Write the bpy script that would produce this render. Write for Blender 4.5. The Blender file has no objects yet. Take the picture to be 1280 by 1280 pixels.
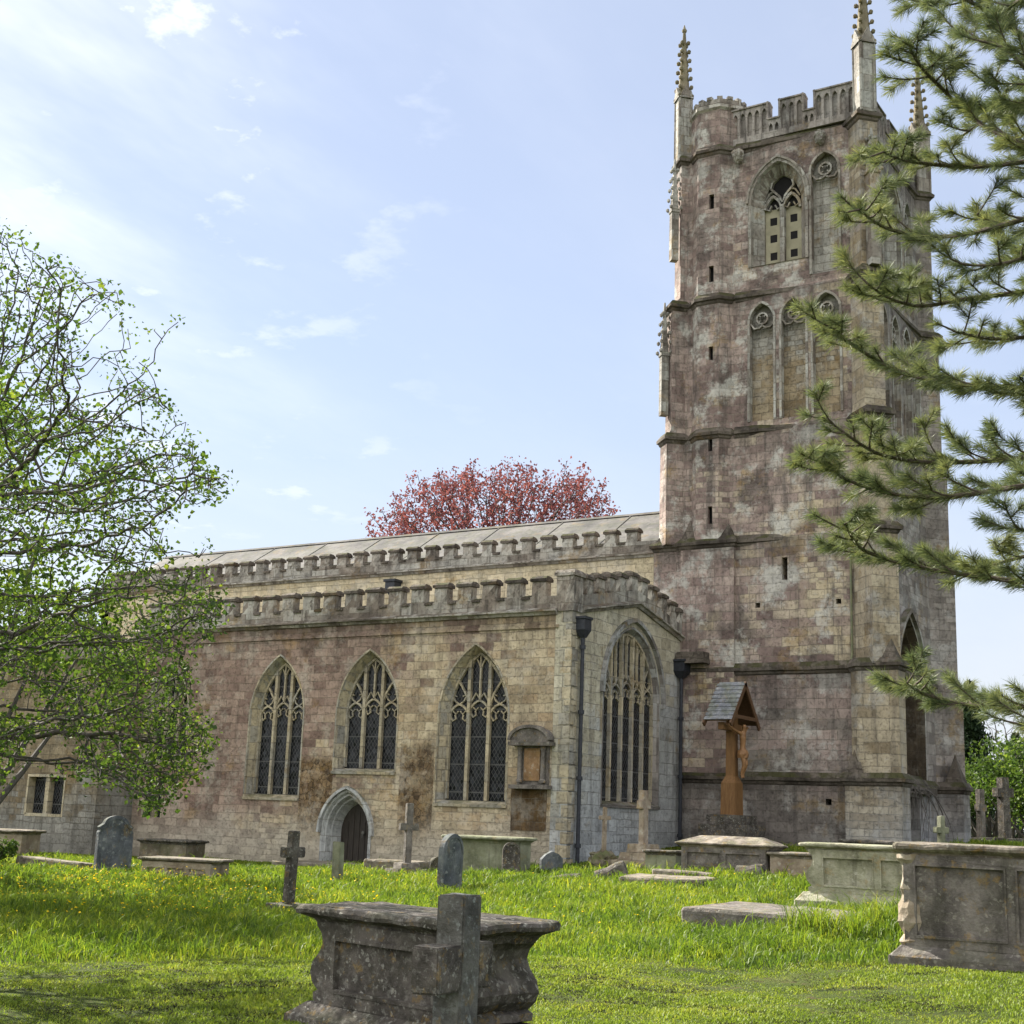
import bpy, bmesh, math, random
import numpy as np
from mathutils import Vector, Matrix, noise
from mathutils.geometry import tessellate_polygon

random.seed(7)
RNG = np.random.default_rng(11)
S = bpy.context.scene
COL = S.collection
R = math.radians

# ------------------------------------------------------------------ camera
FPX, YAW, PITCH, ROLL, EYE = 1727.0, R(-32.07), R(12.38), R(2.10), 1.65
cam = bpy.data.cameras.new('camera'); cam_ob = bpy.data.objects.new('camera', cam); COL.objects.link(cam_ob)
cam.sensor_width = 36.0; cam.lens = 36.0 * FPX / 1280.0; cam.clip_start = .05; cam.clip_end = 4000
_f = Vector((math.sin(YAW)*math.cos(PITCH), math.cos(YAW)*math.cos(PITCH), math.sin(PITCH)))
_r = Vector((math.cos(YAW), -math.sin(YAW), 0)); _u = _r.cross(_f)
_r2 = math.cos(ROLL)*_r + math.sin(ROLL)*_u; _u2 = -math.sin(ROLL)*_r + math.cos(ROLL)*_u
cam_ob.matrix_world = Matrix(((_r2.x, _u2.x, -_f.x, 0), (_r2.y, _u2.y, -_f.y, 0), (_r2.z, _u2.z, -_f.z, EYE), (0, 0, 0, 1)))
S.camera = cam_ob

# ------------------------------------------------------------------ light
SUN_AZ, SUN_EL = R(168), R(38)           # counter-clockwise from +X
sdir = Vector((math.cos(SUN_AZ)*math.cos(SUN_EL), math.sin(SUN_AZ)*math.cos(SUN_EL), math.sin(SUN_EL)))
sun = bpy.data.lights.new('sun', 'SUN'); sun.energy = 4.6; sun.angle = R(.5); sun.color = (1, .93, .82)
sun_ob = bpy.data.objects.new('sun', sun); COL.objects.link(sun_ob)
sun_ob.rotation_euler = (-sdir).to_track_quat('-Z', 'Y').to_euler()
W = bpy.data.worlds.new('World'); S.world = W; W.use_nodes = True
S.view_settings.view_transform = 'Standard'; S.view_settings.look = 'None'
S.view_settings.exposure = 1.75; S.view_settings.gamma = 1

class G:
    """small node-graph helper"""
    def __init__(s, nt): s.t = nt; nt.nodes.clear()
    def n(s, typ, **kw):
        nd = s.t.nodes.new(typ); ins = kw.pop('ins', {})
        for k, v in kw.items(): setattr(nd, k, v)
        for k, v in ins.items(): s.set(nd.inputs[k], v)
        return nd
    def set(s, sock, v):
        if isinstance(v, bpy.types.NodeSocket): s.t.links.new(v, sock)
        elif isinstance(v, (tuple, list)) and len(v) == 3 and sock.type == 'RGBA': sock.default_value = (*v, 1)
        else: sock.default_value = v
    def m(s, op, a, b=0.0, c=None, clamp=False):
        nd = s.t.nodes.new('ShaderNodeMath'); nd.operation = op; nd.use_clamp = clamp
        s.set(nd.inputs[0], a); s.set(nd.inputs[1], b)
        if c is not None: s.set(nd.inputs[2], c)
        return nd.outputs[0]
    def v(s, op, a, b=None, out=0):
        nd = s.t.nodes.new('ShaderNodeVectorMath'); nd.operation = op; s.set(nd.inputs[0], a)
        if b is not None:
            s.set(nd.inputs['Scale' if op == 'SCALE' else 1], b)
        return nd.outputs[out]
    def mix(s, f, a, b, blend='MIX'):
        nd = s.t.nodes.new('ShaderNodeMix'); nd.data_type = 'RGBA'; nd.blend_type = blend; nd.clamp_factor = True
        s.set(nd.inputs[0], f); s.set(nd.inputs[6], a); s.set(nd.inputs[7], b); return nd.outputs[2]
    def noise(s, vec, scale, detail=4, rough=.55, out='Fac'):
        return s.n('ShaderNodeTexNoise', ins={'Vector': vec, 'Scale': scale, 'Detail': detail, 'Roughness': rough}).outputs[out]
    def ss(s, x, lo, hi):
        nd = s.n('ShaderNodeMapRange', interpolation_type='SMOOTHSTEP', ins={'Value': x, 'From Min': lo, 'From Max': hi}); return nd.outputs[0]
    def ramp(s, f, cols):
        nd = s.t.nodes.new('ShaderNodeValToRGB'); s.set(nd.inputs[0], f); el = nd.color_ramp.elements
        while len(el) < len(cols): el.new(.5)
        for i, c in enumerate(cols):
            p, c = c if isinstance(c[1], (tuple, list)) else (i/(len(cols)-1), c)
            el[i].position = p; el[i].color = (*c, 1)
        return nd.outputs[0]
    def xyz(s, v):
        nd = s.n('ShaderNodeSeparateXYZ', ins={0: v}); return nd.outputs

# world: physical sky with thin scattered cloud
g = G(W.node_tree)
sky = g.n('ShaderNodeTexSky', sky_type='NISHITA', sun_disc=False, sun_elevation=SUN_EL,
          sun_rotation=math.atan2(sdir.x, sdir.y), altitude=80, air_density=1.0, dust_density=.3, ozone_density=2.2)
tc = g.n('ShaderNodeTexCoord').outputs['Generated']
x, y, z = g.xyz(tc)
zz = g.m('ADD', g.m('MAXIMUM', z, 0), .12)
pv = g.n('ShaderNodeCombineXYZ', ins={0: g.m('DIVIDE', x, zz), 1: g.m('DIVIDE', y, zz), 2: 0.0}).outputs[0]
pv = g.v('ADD', pv, (3.7, 1.9, 0)); north = g.ss(y, .15, -.35)
small = g.ss(g.noise(g.v('MULTIPLY', pv, (1, 1, 1)), 6.5, 8, .58), .55, .68)
big = g.ss(g.noise(pv, 1.1, 3, .5), .44, .58)
veil = g.ss(g.noise(g.v('MULTIPLY', pv, (1.0, .45, 1)), 1.6, 6, .62), .35, .9)
sunny = g.ss(g.v('DOT_PRODUCT', tc, tuple(sdir), out=1), .70, .98)
leftw = g.ss(g.v('DOT_PRODUCT', tc, (-.80, .46, .38), out=1), .89, .98)
cl = g.m('MULTIPLY', g.m('MULTIPLY', small, g.m('ADD', g.m('MULTIPLY', big, .7), .2)), g.m('ADD', .05, g.m('MULTIPLY', g.m('MULTIPLY', leftw, g.ss(z, .12, .34)), 1.35)))
cl = g.m('MAXIMUM', cl, g.m('MULTIPLY', veil, g.m('ADD', .14, g.m('MULTIPLY', sunny, .75))), clamp=True)
cloud = g.mix(sunny, (6.2, 6.3, 6.6), (8.5, 8.5, 8.5))
low = g.ss(z, .34, .0)
skyc = g.mix(g.m('ADD', .62, g.m('MULTIPLY', low, .32)), sky.outputs[0], g.mix(low, (3.35, 3.6, 4.3), (4.05, 4.2, 4.5)))
fill_bank = g.m('MULTIPLY', g.m('MULTIPLY', north, g.ss(z, .0, .12)), g.ss(g.noise(pv, 1.4, 7, .6), .30, .52))
wc = g.mix(cl, skyc, cloud)
wc = g.mix(g.m('MULTIPLY', fill_bank, .9), wc, (10.2, 10.0, 9.7))      # added unseen fill for the shaded walls: cloud bank in the north, behind the camera
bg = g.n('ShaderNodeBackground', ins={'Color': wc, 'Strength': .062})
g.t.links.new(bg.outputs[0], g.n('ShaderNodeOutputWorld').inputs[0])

# ------------------------------------------------------------------ materials
def new_mat(name):
    m = bpy.data.materials.new(name); m.use_nodes = True; return m, G(m.node_tree)
def finish(g, color, rough=.85, bump=None, bstr=.4, bdist=.02, spec=.25, metal=0.0):
    p = g.n('ShaderNodeBsdfPrincipled', ins={'Base Color': color, 'Roughness': rough, 'Specular IOR Level': spec, 'Metallic': metal})
    if bump is not None:
        b = g.n('ShaderNodeBump', ins={'Height': bump, 'Strength': bstr, 'Distance': bdist}); g.t.links.new(b.outputs[0], p.inputs['Normal'])
    g.t.links.new(p.outputs[0], g.n('ShaderNodeOutputMaterial').inputs[0])
def wall_uv(g):
    ge = g.n('ShaderNodeNewGeometry'); P = ge.outputs['Position']
    t = g.v('CROSS_PRODUCT', (0, 0, 1), ge.outputs['True Normal'])
    u = g.v('DOT_PRODUCT', P, t, out=1); return P, u, ge

def masonry(name, pa, pb, mask, bw=.55, bh=.27, mortar=(.30, .27, .22), rubble=None, dark=.55, streak=.5, lichen=.35, moss=.6, mossy=(.07, .075, .025), foot=None, top=None, seed=0.0, gain=1.5, palest=None, runs=None, warm=(1.03, 1.0, .94)):
    """coursed stone: two block palettes mixed by a world-space mask; joints, stains, lichen, moss on ledges"""
    m, g = new_mat(name)
    P, u, ge = wall_uv(g)
    X, Y, Z = g.xyz(P)
    Ps = g.v('ADD', P, (seed, seed*.7, seed*.3))
    wob = g.m('MULTIPLY', g.m('SUBTRACT', g.noise(Ps, .9, 3), .5), .10)
    fine = g.m('MULTIPLY', g.m('SUBTRACT', g.noise(Ps, 5, 2), .5), .035)
    uv = g.n('ShaderNodeCombineXYZ', ins={0: g.m('ADD', u, g.m('ADD', fine, wob)), 1: g.m('ADD', g.m('ADD', Z, wob), fine), 2: 0.0}).outputs[0]
    def bricks(w, h, mor, off=.5):
        b = g.n('ShaderNodeTexBrick', offset=off, ins={'Vector': uv, 'Color1': (0, 0, 0), 'Color2': (1, 1, 1), 'Mortar': (.5, .5, .5), 'Scale': 1.0, 'Mortar Size': mor, 'Mortar Smooth': .35, 'Bias': 0.0, 'Brick Width': w, 'Row Height': h})
        return b.outputs[0], b.outputs[1]
    c1, f1 = bricks(bw, bh, .011)
    c2, f2 = bricks(bw*.55, bh*.62, .014, .37)
    sel = g.ss(g.noise(Ps, .32, 2), .56, .60)
    val = g.mix(sel, c1, c2); val = g.xyz(val)[0]
    joint = g.m('ADD', g.m('MULTIPLY', f1, g.m('SUBTRACT', 1.0, sel)), g.m('MULTIPLY', f2, sel))
    bv = val
    val = g.m('ADD', g.m('MULTIPLY', val, .72), g.m('MULTIPLY', g.noise(Ps, 1.3, 5, .65), .28))
    A = g.ramp(val, pa); B = g.ramp(val, pb)
    mx, my, mz, m0, mk_ = mask
    lin = g.m('ADD', g.m('ADD', g.m('MULTIPLY', X, mx), g.m('MULTIPLY', Y, my)), g.m('ADD', g.m('MULTIPLY', Z, mz), m0))
    nz = g.m('MULTIPLY', g.m('SUBTRACT', g.noise(Ps, .38, 6, .66), .5), mk_)
    mm = g.ss(g.m('ADD', g.m('ADD', lin, nz), g.m('MULTIPLY', g.m('SUBTRACT', bv, .5), .42)), -.22, .22)
    col = g.mix(mm, A, B)
    if rubble:                                         # patch of bare rubble: (x0,x1,z0,z1)
        rc = g.ramp(g.n('ShaderNodeTexVoronoi', feature='F1', ins={'Vector': uv, 'Scale': 6.5}).outputs['Color'], [(.05, .034, .02), (.12, .082, .048), (.22, .16, .10), (.085, .06, .036)])
        rd = g.n('ShaderNodeTexVoronoi', feature='DISTANCE_TO_EDGE', ins={'Vector': uv, 'Scale': 6.5}).outputs['Distance']
        tot = None
        for (x0, x1, z0, z1) in rubble:
            wv = g.m('MULTIPLY', g.m('SUBTRACT', g.noise(Ps, 1.7, 3), .5), .9)
            a = g.m('MULTIPLY', g.m('GREATER_THAN', g.m('ADD', X, g.m('MULTIPLY', fine, .6)), x0), g.m('LESS_THAN', g.m('ADD', X, g.m('MULTIPLY', fine, .6)), x1))
            b = g.m('MULTIPLY', g.ss(g.m('ADD', Z, wv), z0-.15, z0+.1), g.ss(g.m('ADD', Z, wv), z1+.3, z1-.1))
            ab = g.m('MULTIPLY', a, b); tot = ab if tot is None else g.m('MAXIMUM', tot, ab)
        gap = g.ss(g.m('ADD', rd, g.m('MULTIPLY', g.m('SUBTRACT', g.noise(Ps, 9, 4), .5), .10)), -.01, .09)
        rc = g.mix(gap, (.035, .027, .019), rc); col = g.mix(g.m('MULTIPLY', tot, g.m('ADD', .55, g.m('MULTIPLY', g.ss(g.noise(Ps, 2.1, 5, .7), .4, .55), .45))), col, rc)
        joint = g.m('MULTIPLY', joint, g.m('SUBTRACT', 1.0, tot))
    jc = g.mix(g.noise(Ps, 3, 3), mortar, (mortar[0]*.35, mortar[1]*.33, mortar[2]*.32))
    col = g.mix(g.m('MULTIPLY', joint, .60), col, jc)
    # worn / darkened blotches, vertical streaks
    bl = g.ss(g.m('ADD', g.noise(Ps, .62, 8, .68), g.m('MULTIPLY', g.m('SUBTRACT', bv, .5), .07)), .48, .62)
    col = g.mix(g.m('MULTIPLY', bl, dark), col, (.055, .048, .046))
    sv = g.n('ShaderNodeCombineXYZ', ins={0: g.m('MULTIPLY', u, 3.2), 1: g.m('MULTIPLY', Z, .22), 2: seed}).outputs[0]
    st = g.ss(g.noise(sv, 1.0, 6, .68), .50, .64)
    col = g.mix(g.m('MULTIPLY', st, streak), col, (.075, .067, .062))
    pale = g.ss(g.noise(g.v('ADD', Ps, (9, 4, 2)), 1.1, 7, .70), .50, .62)
    col = g.mix(g.m('MULTIPLY', pale, palest or lichen), col, (.40, .385, .36))
    och = g.ss(g.noise(g.v('ADD', Ps, (31, 7, 5)), .7, 7, .75), .55, .66)
    col = g.mix(g.m('MULTIPLY', och, .5), col, (.26, .17, .06))
    if runs:
        rz = None
        for z_ in runs:
            b_ = g.m('MULTIPLY', g.m('LESS_THAN', Z, z_+.05), g.ss(g.m('ADD', Z, g.m('MULTIPLY', g.m('SUBTRACT', g.noise(sv, 1.6, 4), .5), 2.2)), z_-1.1, z_+.1)); rz = b_ if rz is None else g.m('MAXIMUM', rz, b_)
        col = g.mix(g.m('MULTIPLY', rz, .5), col, (.062, .054, .05))
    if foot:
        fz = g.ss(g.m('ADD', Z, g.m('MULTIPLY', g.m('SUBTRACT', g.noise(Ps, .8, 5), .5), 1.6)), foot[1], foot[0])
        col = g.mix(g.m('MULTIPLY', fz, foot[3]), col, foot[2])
    pit = g.ss(g.noise(Ps, 13, 5, .75), .53, .64)
    col = g.mix(g.m('MULTIPLY', pit, .26), col, (.06, .052, .045))
    blk = g.m('ADD', .88, g.m('MULTIPLY', g.m('SUBTRACT', bv, .5), .30)); blk = g.m('ADD', blk, g.m('MULTIPLY', g.m('SUBTRACT', g.noise(Ps, 3.3, 7, .72), .5), .95))
    col = g.v('MULTIPLY', g.v('SCALE', col, g.m('MULTIPLY', g.m('MAXIMUM', blk, .3), gain*.66)), warm)
    up = g.ss(g.xyz(ge.outputs['Normal'])[2], .25, .7)
    mn = g.ss(g.noise(Ps, 2.3, 5), .38, .6)
    col = g.mix(g.m('MULTIPLY', g.m('MULTIPLY', up, mn), moss), col, mossy)
    h = g.m('SUBTRACT', g.m('ADD', g.m('MULTIPLY', g.noise(Ps, 5.5, 6, .65), .55), g.m('MULTIPLY', val, .30)), g.m('MULTIPLY', joint, .55))
    h = g.m('SUBTRACT', h, g.m('MULTIPLY', pit, .25))
    finish(g, col, .92, h, .8, .05, .12)
    return m

def carved(name, cols, spots=(.42, .42, .38), sp=.5, ochre=.3, green=.3, seed=0., scale=1., bs=.6, gcol=(.075, .09, .03)):
    """single carved stone with lichen, stains and pitting"""
    m, g = new_mat(name)
    ge = g.n('ShaderNodeNewGeometry'); P = g.v('ADD', ge.outputs['Position'], (seed, seed*1.3, seed*.4))
    c = g.ramp(g.noise(P, 1.6*scale, 8, .68), [(.36, cols[0]), (.5, cols[1]), (.62, cols[2])])
    sv = g.v('MULTIPLY', P, (5, 5, .5)); st = g.ss(g.noise(sv, 1.2, 4), .55, .75)
    c = g.mix(g.m('MULTIPLY', st, .55), c, tuple(k*.35 for k in cols[0]))
    vo = g.n('ShaderNodeTexVoronoi', feature='F1', ins={'Vector': g.v('ADD', P, g.v('SCALE', g.noise(P, 14, 3, out='Color'), .12)), 'Scale': 6.5*scale})
    s1 = g.m('MULTIPLY', g.ss(vo.outputs['Distance'], .30, .18), g.ss(g.noise(P, 1.9*scale, 4), .44, .52))
    c = g.mix(g.m('MULTIPLY', s1, sp), c, spots)
    s2 = g.ss(g.noise(g.v('ADD', P, (5, 5, 5)), 7*scale, 7, .75), .53, .61)
    c = g.mix(g.m('MULTIPLY', s2, sp*.6), c, tuple(k*.85 for k in spots))
    oc = g.ss(g.noise(g.v('ADD', P, (17, 3, 8)), 3.1*scale, 7, .74), .56, .63)
    c = g.mix(g.m('MULTIPLY', oc, ochre), c, (.27, .17, .04))
    up = g.ss(g.xyz(ge.outputs['Normal'])[2], .0, .8)
    gn = g.m('MULTIPLY', g.ss(g.noise(P, 2.6, 5), .42, .62), g.m('ADD', .35, g.m('MULTIPLY', up, .65)))
    c = g.mix(g.m('MULTIPLY', gn, green), c, gcol)
    c = g.v('SCALE', c, g.m('ADD', .55, g.m('MULTIPLY', g.noise(P, 5, 8, .75), 1.0)))
    h = g.m('ADD', g.noise(P, 9, 7, .7), g.m('MULTIPLY', g.noise(P, 40, 3), .3))
    finish(g, c, .9, h, bs, .03, .18)
    return m

def simple(name, c1, c2, scale=6, rough=.7, bs=.3, metal=0., spec=.3, stretch=(1, 1, 1)):
    m, g = new_mat(name); P = g.n('ShaderNodeNewGeometry').outputs['Position']
    nz = g.noise(g.v('MULTIPLY', P, stretch), scale, 5, .6)
    finish(g, g.ramp(nz, [(.3, c1), (.7, c2)]), rough, nz, bs, .01, spec, metal); return m

def leafy(name, cols, trans=.45, rough=.5, twocol=None):
    m, g = new_mat(name)
    ge = g.n('ShaderNodeNewGeometry'); rnd = ge.outputs['Random Per Island']
    big = g.noise(ge.outputs['Position'], twocol or 1.4, 3)
    f = g.m('ADD', g.m('MULTIPLY', rnd, .6), g.m('MULTIPLY', g.ss(big, .3, .7), .4))
    c = g.ramp(f, cols)
    d = g.n('ShaderNodeBsdfDiffuse', ins={'Color': c})
    t = g.n('ShaderNodeBsdfTranslucent', ins={'Color': g.mix(.5, c, g.v('MULTIPLY', c, (1.5, 1.45, .6)))})
    mx = g.n('ShaderNodeMixShader', ins={0: trans, 1: d.outputs[0], 2: t.outputs[0]})
    gl = g.n('ShaderNodeBsdfGlossy', ins={'Color': (1, 1, 1), 'Roughness': rough})
    m2 = g.n('ShaderNodeMixShader', ins={0: .014, 1: mx.outputs[0], 2: gl.outputs[0]})
    g.t.links.new(m2.outputs[0], g.n('ShaderNodeOutputMaterial').inputs[0]); return m

def leaded(name):
    m, g = new_mat(name); P, u, ge = wall_uv(g); Z = g.xyz(P)[2]
    k = 5.6
    a = g.m('ADD', g.m('MULTIPLY', u, k*1.5), g.m('MULTIPLY', Z, k)); b = g.m('SUBTRACT', g.m('MULTIPLY', u, k*1.5), g.m('MULTIPLY', Z, k))
    fa = g.m('ABSOLUTE', g.m('SUBTRACT', g.m('FRACT', a), .5)); fb = g.m('ABSOLUTE', g.m('SUBTRACT', g.m('FRACT', b), .5))
    line = g.m('MAXIMUM', g.ss(fa, .435, .465), g.ss(fb, .435, .465))
    fz = g.m('ABSOLUTE', g.m('SUBTRACT', g.m('FRACT', g.m('MULTIPLY', Z, 1.35)), .5)); line = g.m('MAXIMUM', line, g.ss(fz, .47, .485))
    cell = g.n('ShaderNodeCombineXYZ', ins={0: g.m('FLOOR', a), 1: g.m('FLOOR', b), 2: 0.0}).outputs[0]
    wn = g.n('ShaderNodeTexWhiteNoise', noise_dimensions='3D', ins={'Vector': cell}).outputs['Color']
    pane = g.mix(g.m('POWER', g.xyz(wn)[0], 3.0), (.006, .007, .009), (.03, .034, .04))
    col = g.mix(line, pane, (.085, .085, .085))
    nrm = g.v('NORMALIZE', g.v('ADD', ge.outputs['Normal'], g.v('SCALE', g.v('SUBTRACT', wn, (.5, .5, .5)), .10)))
    p = g.n('ShaderNodeBsdfPrincipled', ins={'Base Color': col, 'Roughness': g.m('ADD', .16, g.m('MULTIPLY', line, .5)), 'Specular IOR Level': .16, 'Normal': nrm})
    g.t.links.new(p.outputs[0], g.n('ShaderNodeOutputMaterial').inputs[0]); return m

PINK = [(.155, .110, .102), (.235, .175, .16), (.31, .245, .22), (.21, .162, .15)]
TAN = [(.25, .195, .135), (.39, .335, .25), (.48, .435, .345), (.33, .265, .19), (.44, .40, .325)]
CREAM = [(.38, .33, .235), (.50, .455, .345), (.44, .385, .28), (.54, .50, .40)]
COOL = [(.30, .30, .29), (.41, .41, .395), (.36, .36, .35), (.46, .46, .44)]
GREY = [(.17, .148, .135), (.25, .218, .195), (.32, .285, .255), (.22, .185, .17)]
BUFF = [(.24, .185, .12), (.36, .295, .205), (.42, .36, .265), (.29, .225, .15)]
M = {}
M['aisle'] = masonry('aisle_stone', PINK, TAN, (.13, 0, -.14, 3.75, 1.7), .48, .24, dark=.36, streak=.32, lichen=.3, gain=1.75, runs=(7.0,), warm=(1.06, 1.0, .90), palest=.45,
                     rubble=[(-26.65, -25.45, -.2, 3.0), (-23.1, -21.95, .9, 3.3), (-19.45, -18.7, 1.2, 2.3)], foot=(.5, 1.9, (.36, .345, .315), .85), seed=2)
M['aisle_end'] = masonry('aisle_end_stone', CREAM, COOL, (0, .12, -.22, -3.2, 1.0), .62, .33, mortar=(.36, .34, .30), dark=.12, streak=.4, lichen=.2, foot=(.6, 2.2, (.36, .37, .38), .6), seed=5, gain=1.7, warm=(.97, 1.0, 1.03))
M['clere'] = masonry('clerestory_stone', CREAM, COOL, (.0, 0, .4, -4.4, 1.0), .7, .3, dark=.12, streak=.3, lichen=.4, seed=8, gain=2.0)
M['eastw'] = masonry('east_block_stone', BUFF, COOL, (0, 0, -.3, .6, 1.2), .6, .3, dark=.35, streak=.4, lichen=.3, foot=(.0, 1.3, (.2, .2, .19), .6), seed=9, gain=1.1)
M['parapet'] = masonry('parapet_stone', GREY, COOL, (0, 0, 0, .0, 1.5), .8, .6, dark=.6, streak=.8, lichen=.4, moss=.8, mossy=(.10, .085, .06), seed=11, gain=1.6)
M['dressed'] = masonry('dressed_stone', COOL, CREAM, (0, 0, 0, .1, 1.2), .5, .5, mortar=(.3, .28, .25), dark=.28, streak=.35, lichen=.2, seed=14)
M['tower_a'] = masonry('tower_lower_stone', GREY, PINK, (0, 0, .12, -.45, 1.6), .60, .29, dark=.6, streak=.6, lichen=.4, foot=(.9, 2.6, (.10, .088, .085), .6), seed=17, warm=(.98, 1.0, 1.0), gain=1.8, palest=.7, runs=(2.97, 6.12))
M['tower_b'] = masonry('tower_upper_stone', PINK, BUFF, (.07, 0, -.02, 1.05, 1.7), .52, .27, dark=.62, streak=.62, lichen=.45, seed=21, gain=1.95, runs=(10.0, 13.43, 17.85, 22.95), warm=(.98, 1.0, .99), palest=.85)
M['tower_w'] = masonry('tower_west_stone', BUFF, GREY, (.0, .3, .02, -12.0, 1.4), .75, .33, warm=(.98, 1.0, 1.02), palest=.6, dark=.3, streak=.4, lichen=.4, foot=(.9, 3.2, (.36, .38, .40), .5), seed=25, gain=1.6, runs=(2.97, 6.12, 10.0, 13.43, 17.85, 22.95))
M['string'] = masonry('string_course_stone', GREY, GREY, (0, 0, 0, 0, 1), .9, .8, dark=.75, streak=.5, lichen=.25, moss=.95, mossy=(.05, .052, .02), seed=28, gain=.72)
M['tmould'] = masonry('tower_dressing_stone', GREY, COOL, (0, 0, .0, -.05, 1.3), .6, .55, dark=.35, streak=.45, lichen=.3, seed=31, gain=1.6, warm=(1.0, 1.0, .96))
M['panel'] = masonry('blind_panel_stone', BUFF, COOL, (0, 0, .3, -4.75, 1.3), .45, .27, dark=.3, streak=.4, lichen=.35, seed=35, gain=1.5)
M['tparapet'] = masonry('tower_parapet_stone', GREY, GREY, (0, 0, 0, .15, 1.4), .7, .5, dark=.7, streak=.75, lichen=.3, seed=39, gain=1.65, warm=(.97, 1.0, 1.03), palest=.35)
M['louvre'] = simple('cream_louvre_board', (.23, .215, .15), (.36, .335, .24), 2, .85, .3)
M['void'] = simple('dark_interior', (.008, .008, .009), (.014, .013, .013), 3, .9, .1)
M['glass'] = leaded('leaded_glass')
M['lead'] = carved('lead_roof', [(.06, .06, .06), (.10, .098, .096), (.14, .135, .13)], (.17, .165, .155), .3, .2, .2, seed=83, scale=.6, bs=.25)
M['iron'] = simple('black_iron_pipe', (.016, .018, .024), (.035, .04, .052), 12, .45, .2)
M['endmould'] = masonry('weathered_moulding', GREY, COOL, (0, 0, .1, -.5, 1.2), .5, .5, dark=.45, streak=.5, lichen=.2, seed=36, gain=1.6, warm=(.97, 1.0, 1.03))
M['doorstone'] = masonry('door_stone', COOL, COOL, (0, 0, 0, 0, 1.2), .5, .45, dark=.2, streak=.3, lichen=.2, seed=41, gain=1.8, warm=(.97, 1.0, 1.04))
M['reveal'] = masonry('shade_painted_reveal', [(.09, .07, .05), (.15, .12, .085), (.20, .165, .125)], [(.12, .095, .07), (.17, .14, .105)], (0, 0, 0, 0, 1), .5, .4, dark=.4, seed=43, gain=1.0)  # dark brown paints the shade of the deep window jamb into the stone
M['copper'] = simple('copper_strip', (.10, .13, .09), (.20, .19, .10), 4, .7, .2)
M['door'] = simple('dark_oak', (.018, .015, .013), (.045, .036, .03), 9, .6, .5, stretch=(3, 3, .4))
M['wood'] = simple('oiled_wood', (.12, .060, .022), (.225, .122, .048), 8, .55, .4, stretch=(4, 4, .5))
M['carving'] = simple('carved_wood', (.17, .085, .036), (.30, .165, .075), 10, .5, .5)
M['darkwood'] = simple('brown_wood', (.07, .038, .02), (.13, .07, .035), 8, .6, .4, stretch=(4, 4, .5))
M['slate'] = carved('grey_slate', [(.12, .13, .15), (.20, .21, .235), (.28, .29, .30)], green=.45, seed=3, scale=2)
M['tablet'] = carved('tablet_panel', [(.15, .09, .045), (.25, .155, .085), (.33, .23, .14)], sp=.3, green=.1, seed=4)
M['stain'] = masonry('stained_patch', [(.09, .06, .03), (.16, .105, .055), (.21, .14, .075)], [(.07, .045, .025), (.12, .08, .04)], (0, 0, .5, -.9, 1), .5, .3, seed=33)
M['t_dark'] = carved('dark_tomb_stone', [(.04, .036, .032), (.075, .067, .06), (.125, .112, .10)], (.33, .325, .29), .6, .4, .2, seed=40, scale=2.4, bs=1.0)
M['t_grey'] = carved('grey_tomb_stone', [(.075, .067, .062), (.13, .117, .108), (.20, .18, .165)], (.30, .285, .25), .5, .45, .25, seed=44, scale=1.8, bs=1.0)
M['t_pale'] = carved('pale_tomb_stone', [(.15, .145, .10), (.27, .265, .19), (.36, .35, .27)], (.44, .43, .36), .5, .35, .5, seed=48, gcol=(.13, .15, .07), scale=1.7, bs=1.0)
M['t_green'] = carved('green_tomb_stone', [(.13, .135, .095), (.20, .205, .145), (.25, .255, .19)], (.30, .30, .25), .3, .2, .6, seed=52)
M['t_warm'] = carved('warm_tomb_stone', [(.16, .125, .095), (.26, .21, .16), (.36, .31, .25)], (.42, .40, .34), .5, .4, .3, seed=56)
M['slab'] = carved('worn_slab', [(.085, .072, .06), (.16, .138, .115), (.25, .22, .185)], (.34, .32, .27), .5, .5, .35, seed=60, scale=1.8, bs=.9)
M['t_cross'] = carved('cross_stone', [(.055, .055, .052), (.10, .10, .095), (.15, .15, .14)], (.30, .33, .32), .55, .3, .45, seed=62, scale=2.2, bs=.9, gcol=(.07, .065, .03))
M['bluehead'] = carved('blue_grey_headstone', [(.05, .057, .066), (.095, .105, .118), (.15, .16, .17)], (.32, .34, .33), .5, .3, .3, seed=64)
M['mossy'] = carved('mossy_carving', [(.10, .085, .06), (.17, .145, .10), (.23, .20, .14)], (.3, .3, .22), .3, .5, .6, seed=80)
M['mossrock'] = carved('mossy_rock', [(.07, .06, .045), (.13, .11, .08), (.2, .175, .13)], (.3, .3, .25), .4, .4, .9, seed=68)
M['bark'] = simple('grey_bark', (.045, .040, .035), (.12, .108, .095), 14, .9, .7, stretch=(1, 1, .35))
M['pinebark'] = simple('pine_bark', (.05, .04, .032), (.13, .105, .085), 16, .9, .8)
M['leaf'] = leafy('spring_leaf', [(.018, .042, .010), (.05, .095, .017), (.095, .155, .025), (.20, .245, .036)], .45)
M['beech'] = leafy('copper_leaf', [(.06, .024, .036), (.125, .042, .058), (.20, .066, .082), (.28, .105, .11)], .42)
M['needle'] = leafy('pine_needle', [(.06, .09, .05), (.12, .155, .08), (.19, .22, .10), (.29, .295, .12)], .25, .4, 2.5)
M['yew'] = leafy('dark_conifer', [(.012, .026, .014), (.022, .042, .02), (.04, .065, .028)], .15)
M['shrub'] = leafy('bright_shrub', [(.022, .048, .012), (.05, .09, .018), (.10, .145, .028)], .4)
M['grass'] = leafy('grass_blade', [(.035, .072, .012), (.085, .148, .018), (.16, .225, .022), (.32, .33, .04)], .5, .45, .6)
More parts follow.
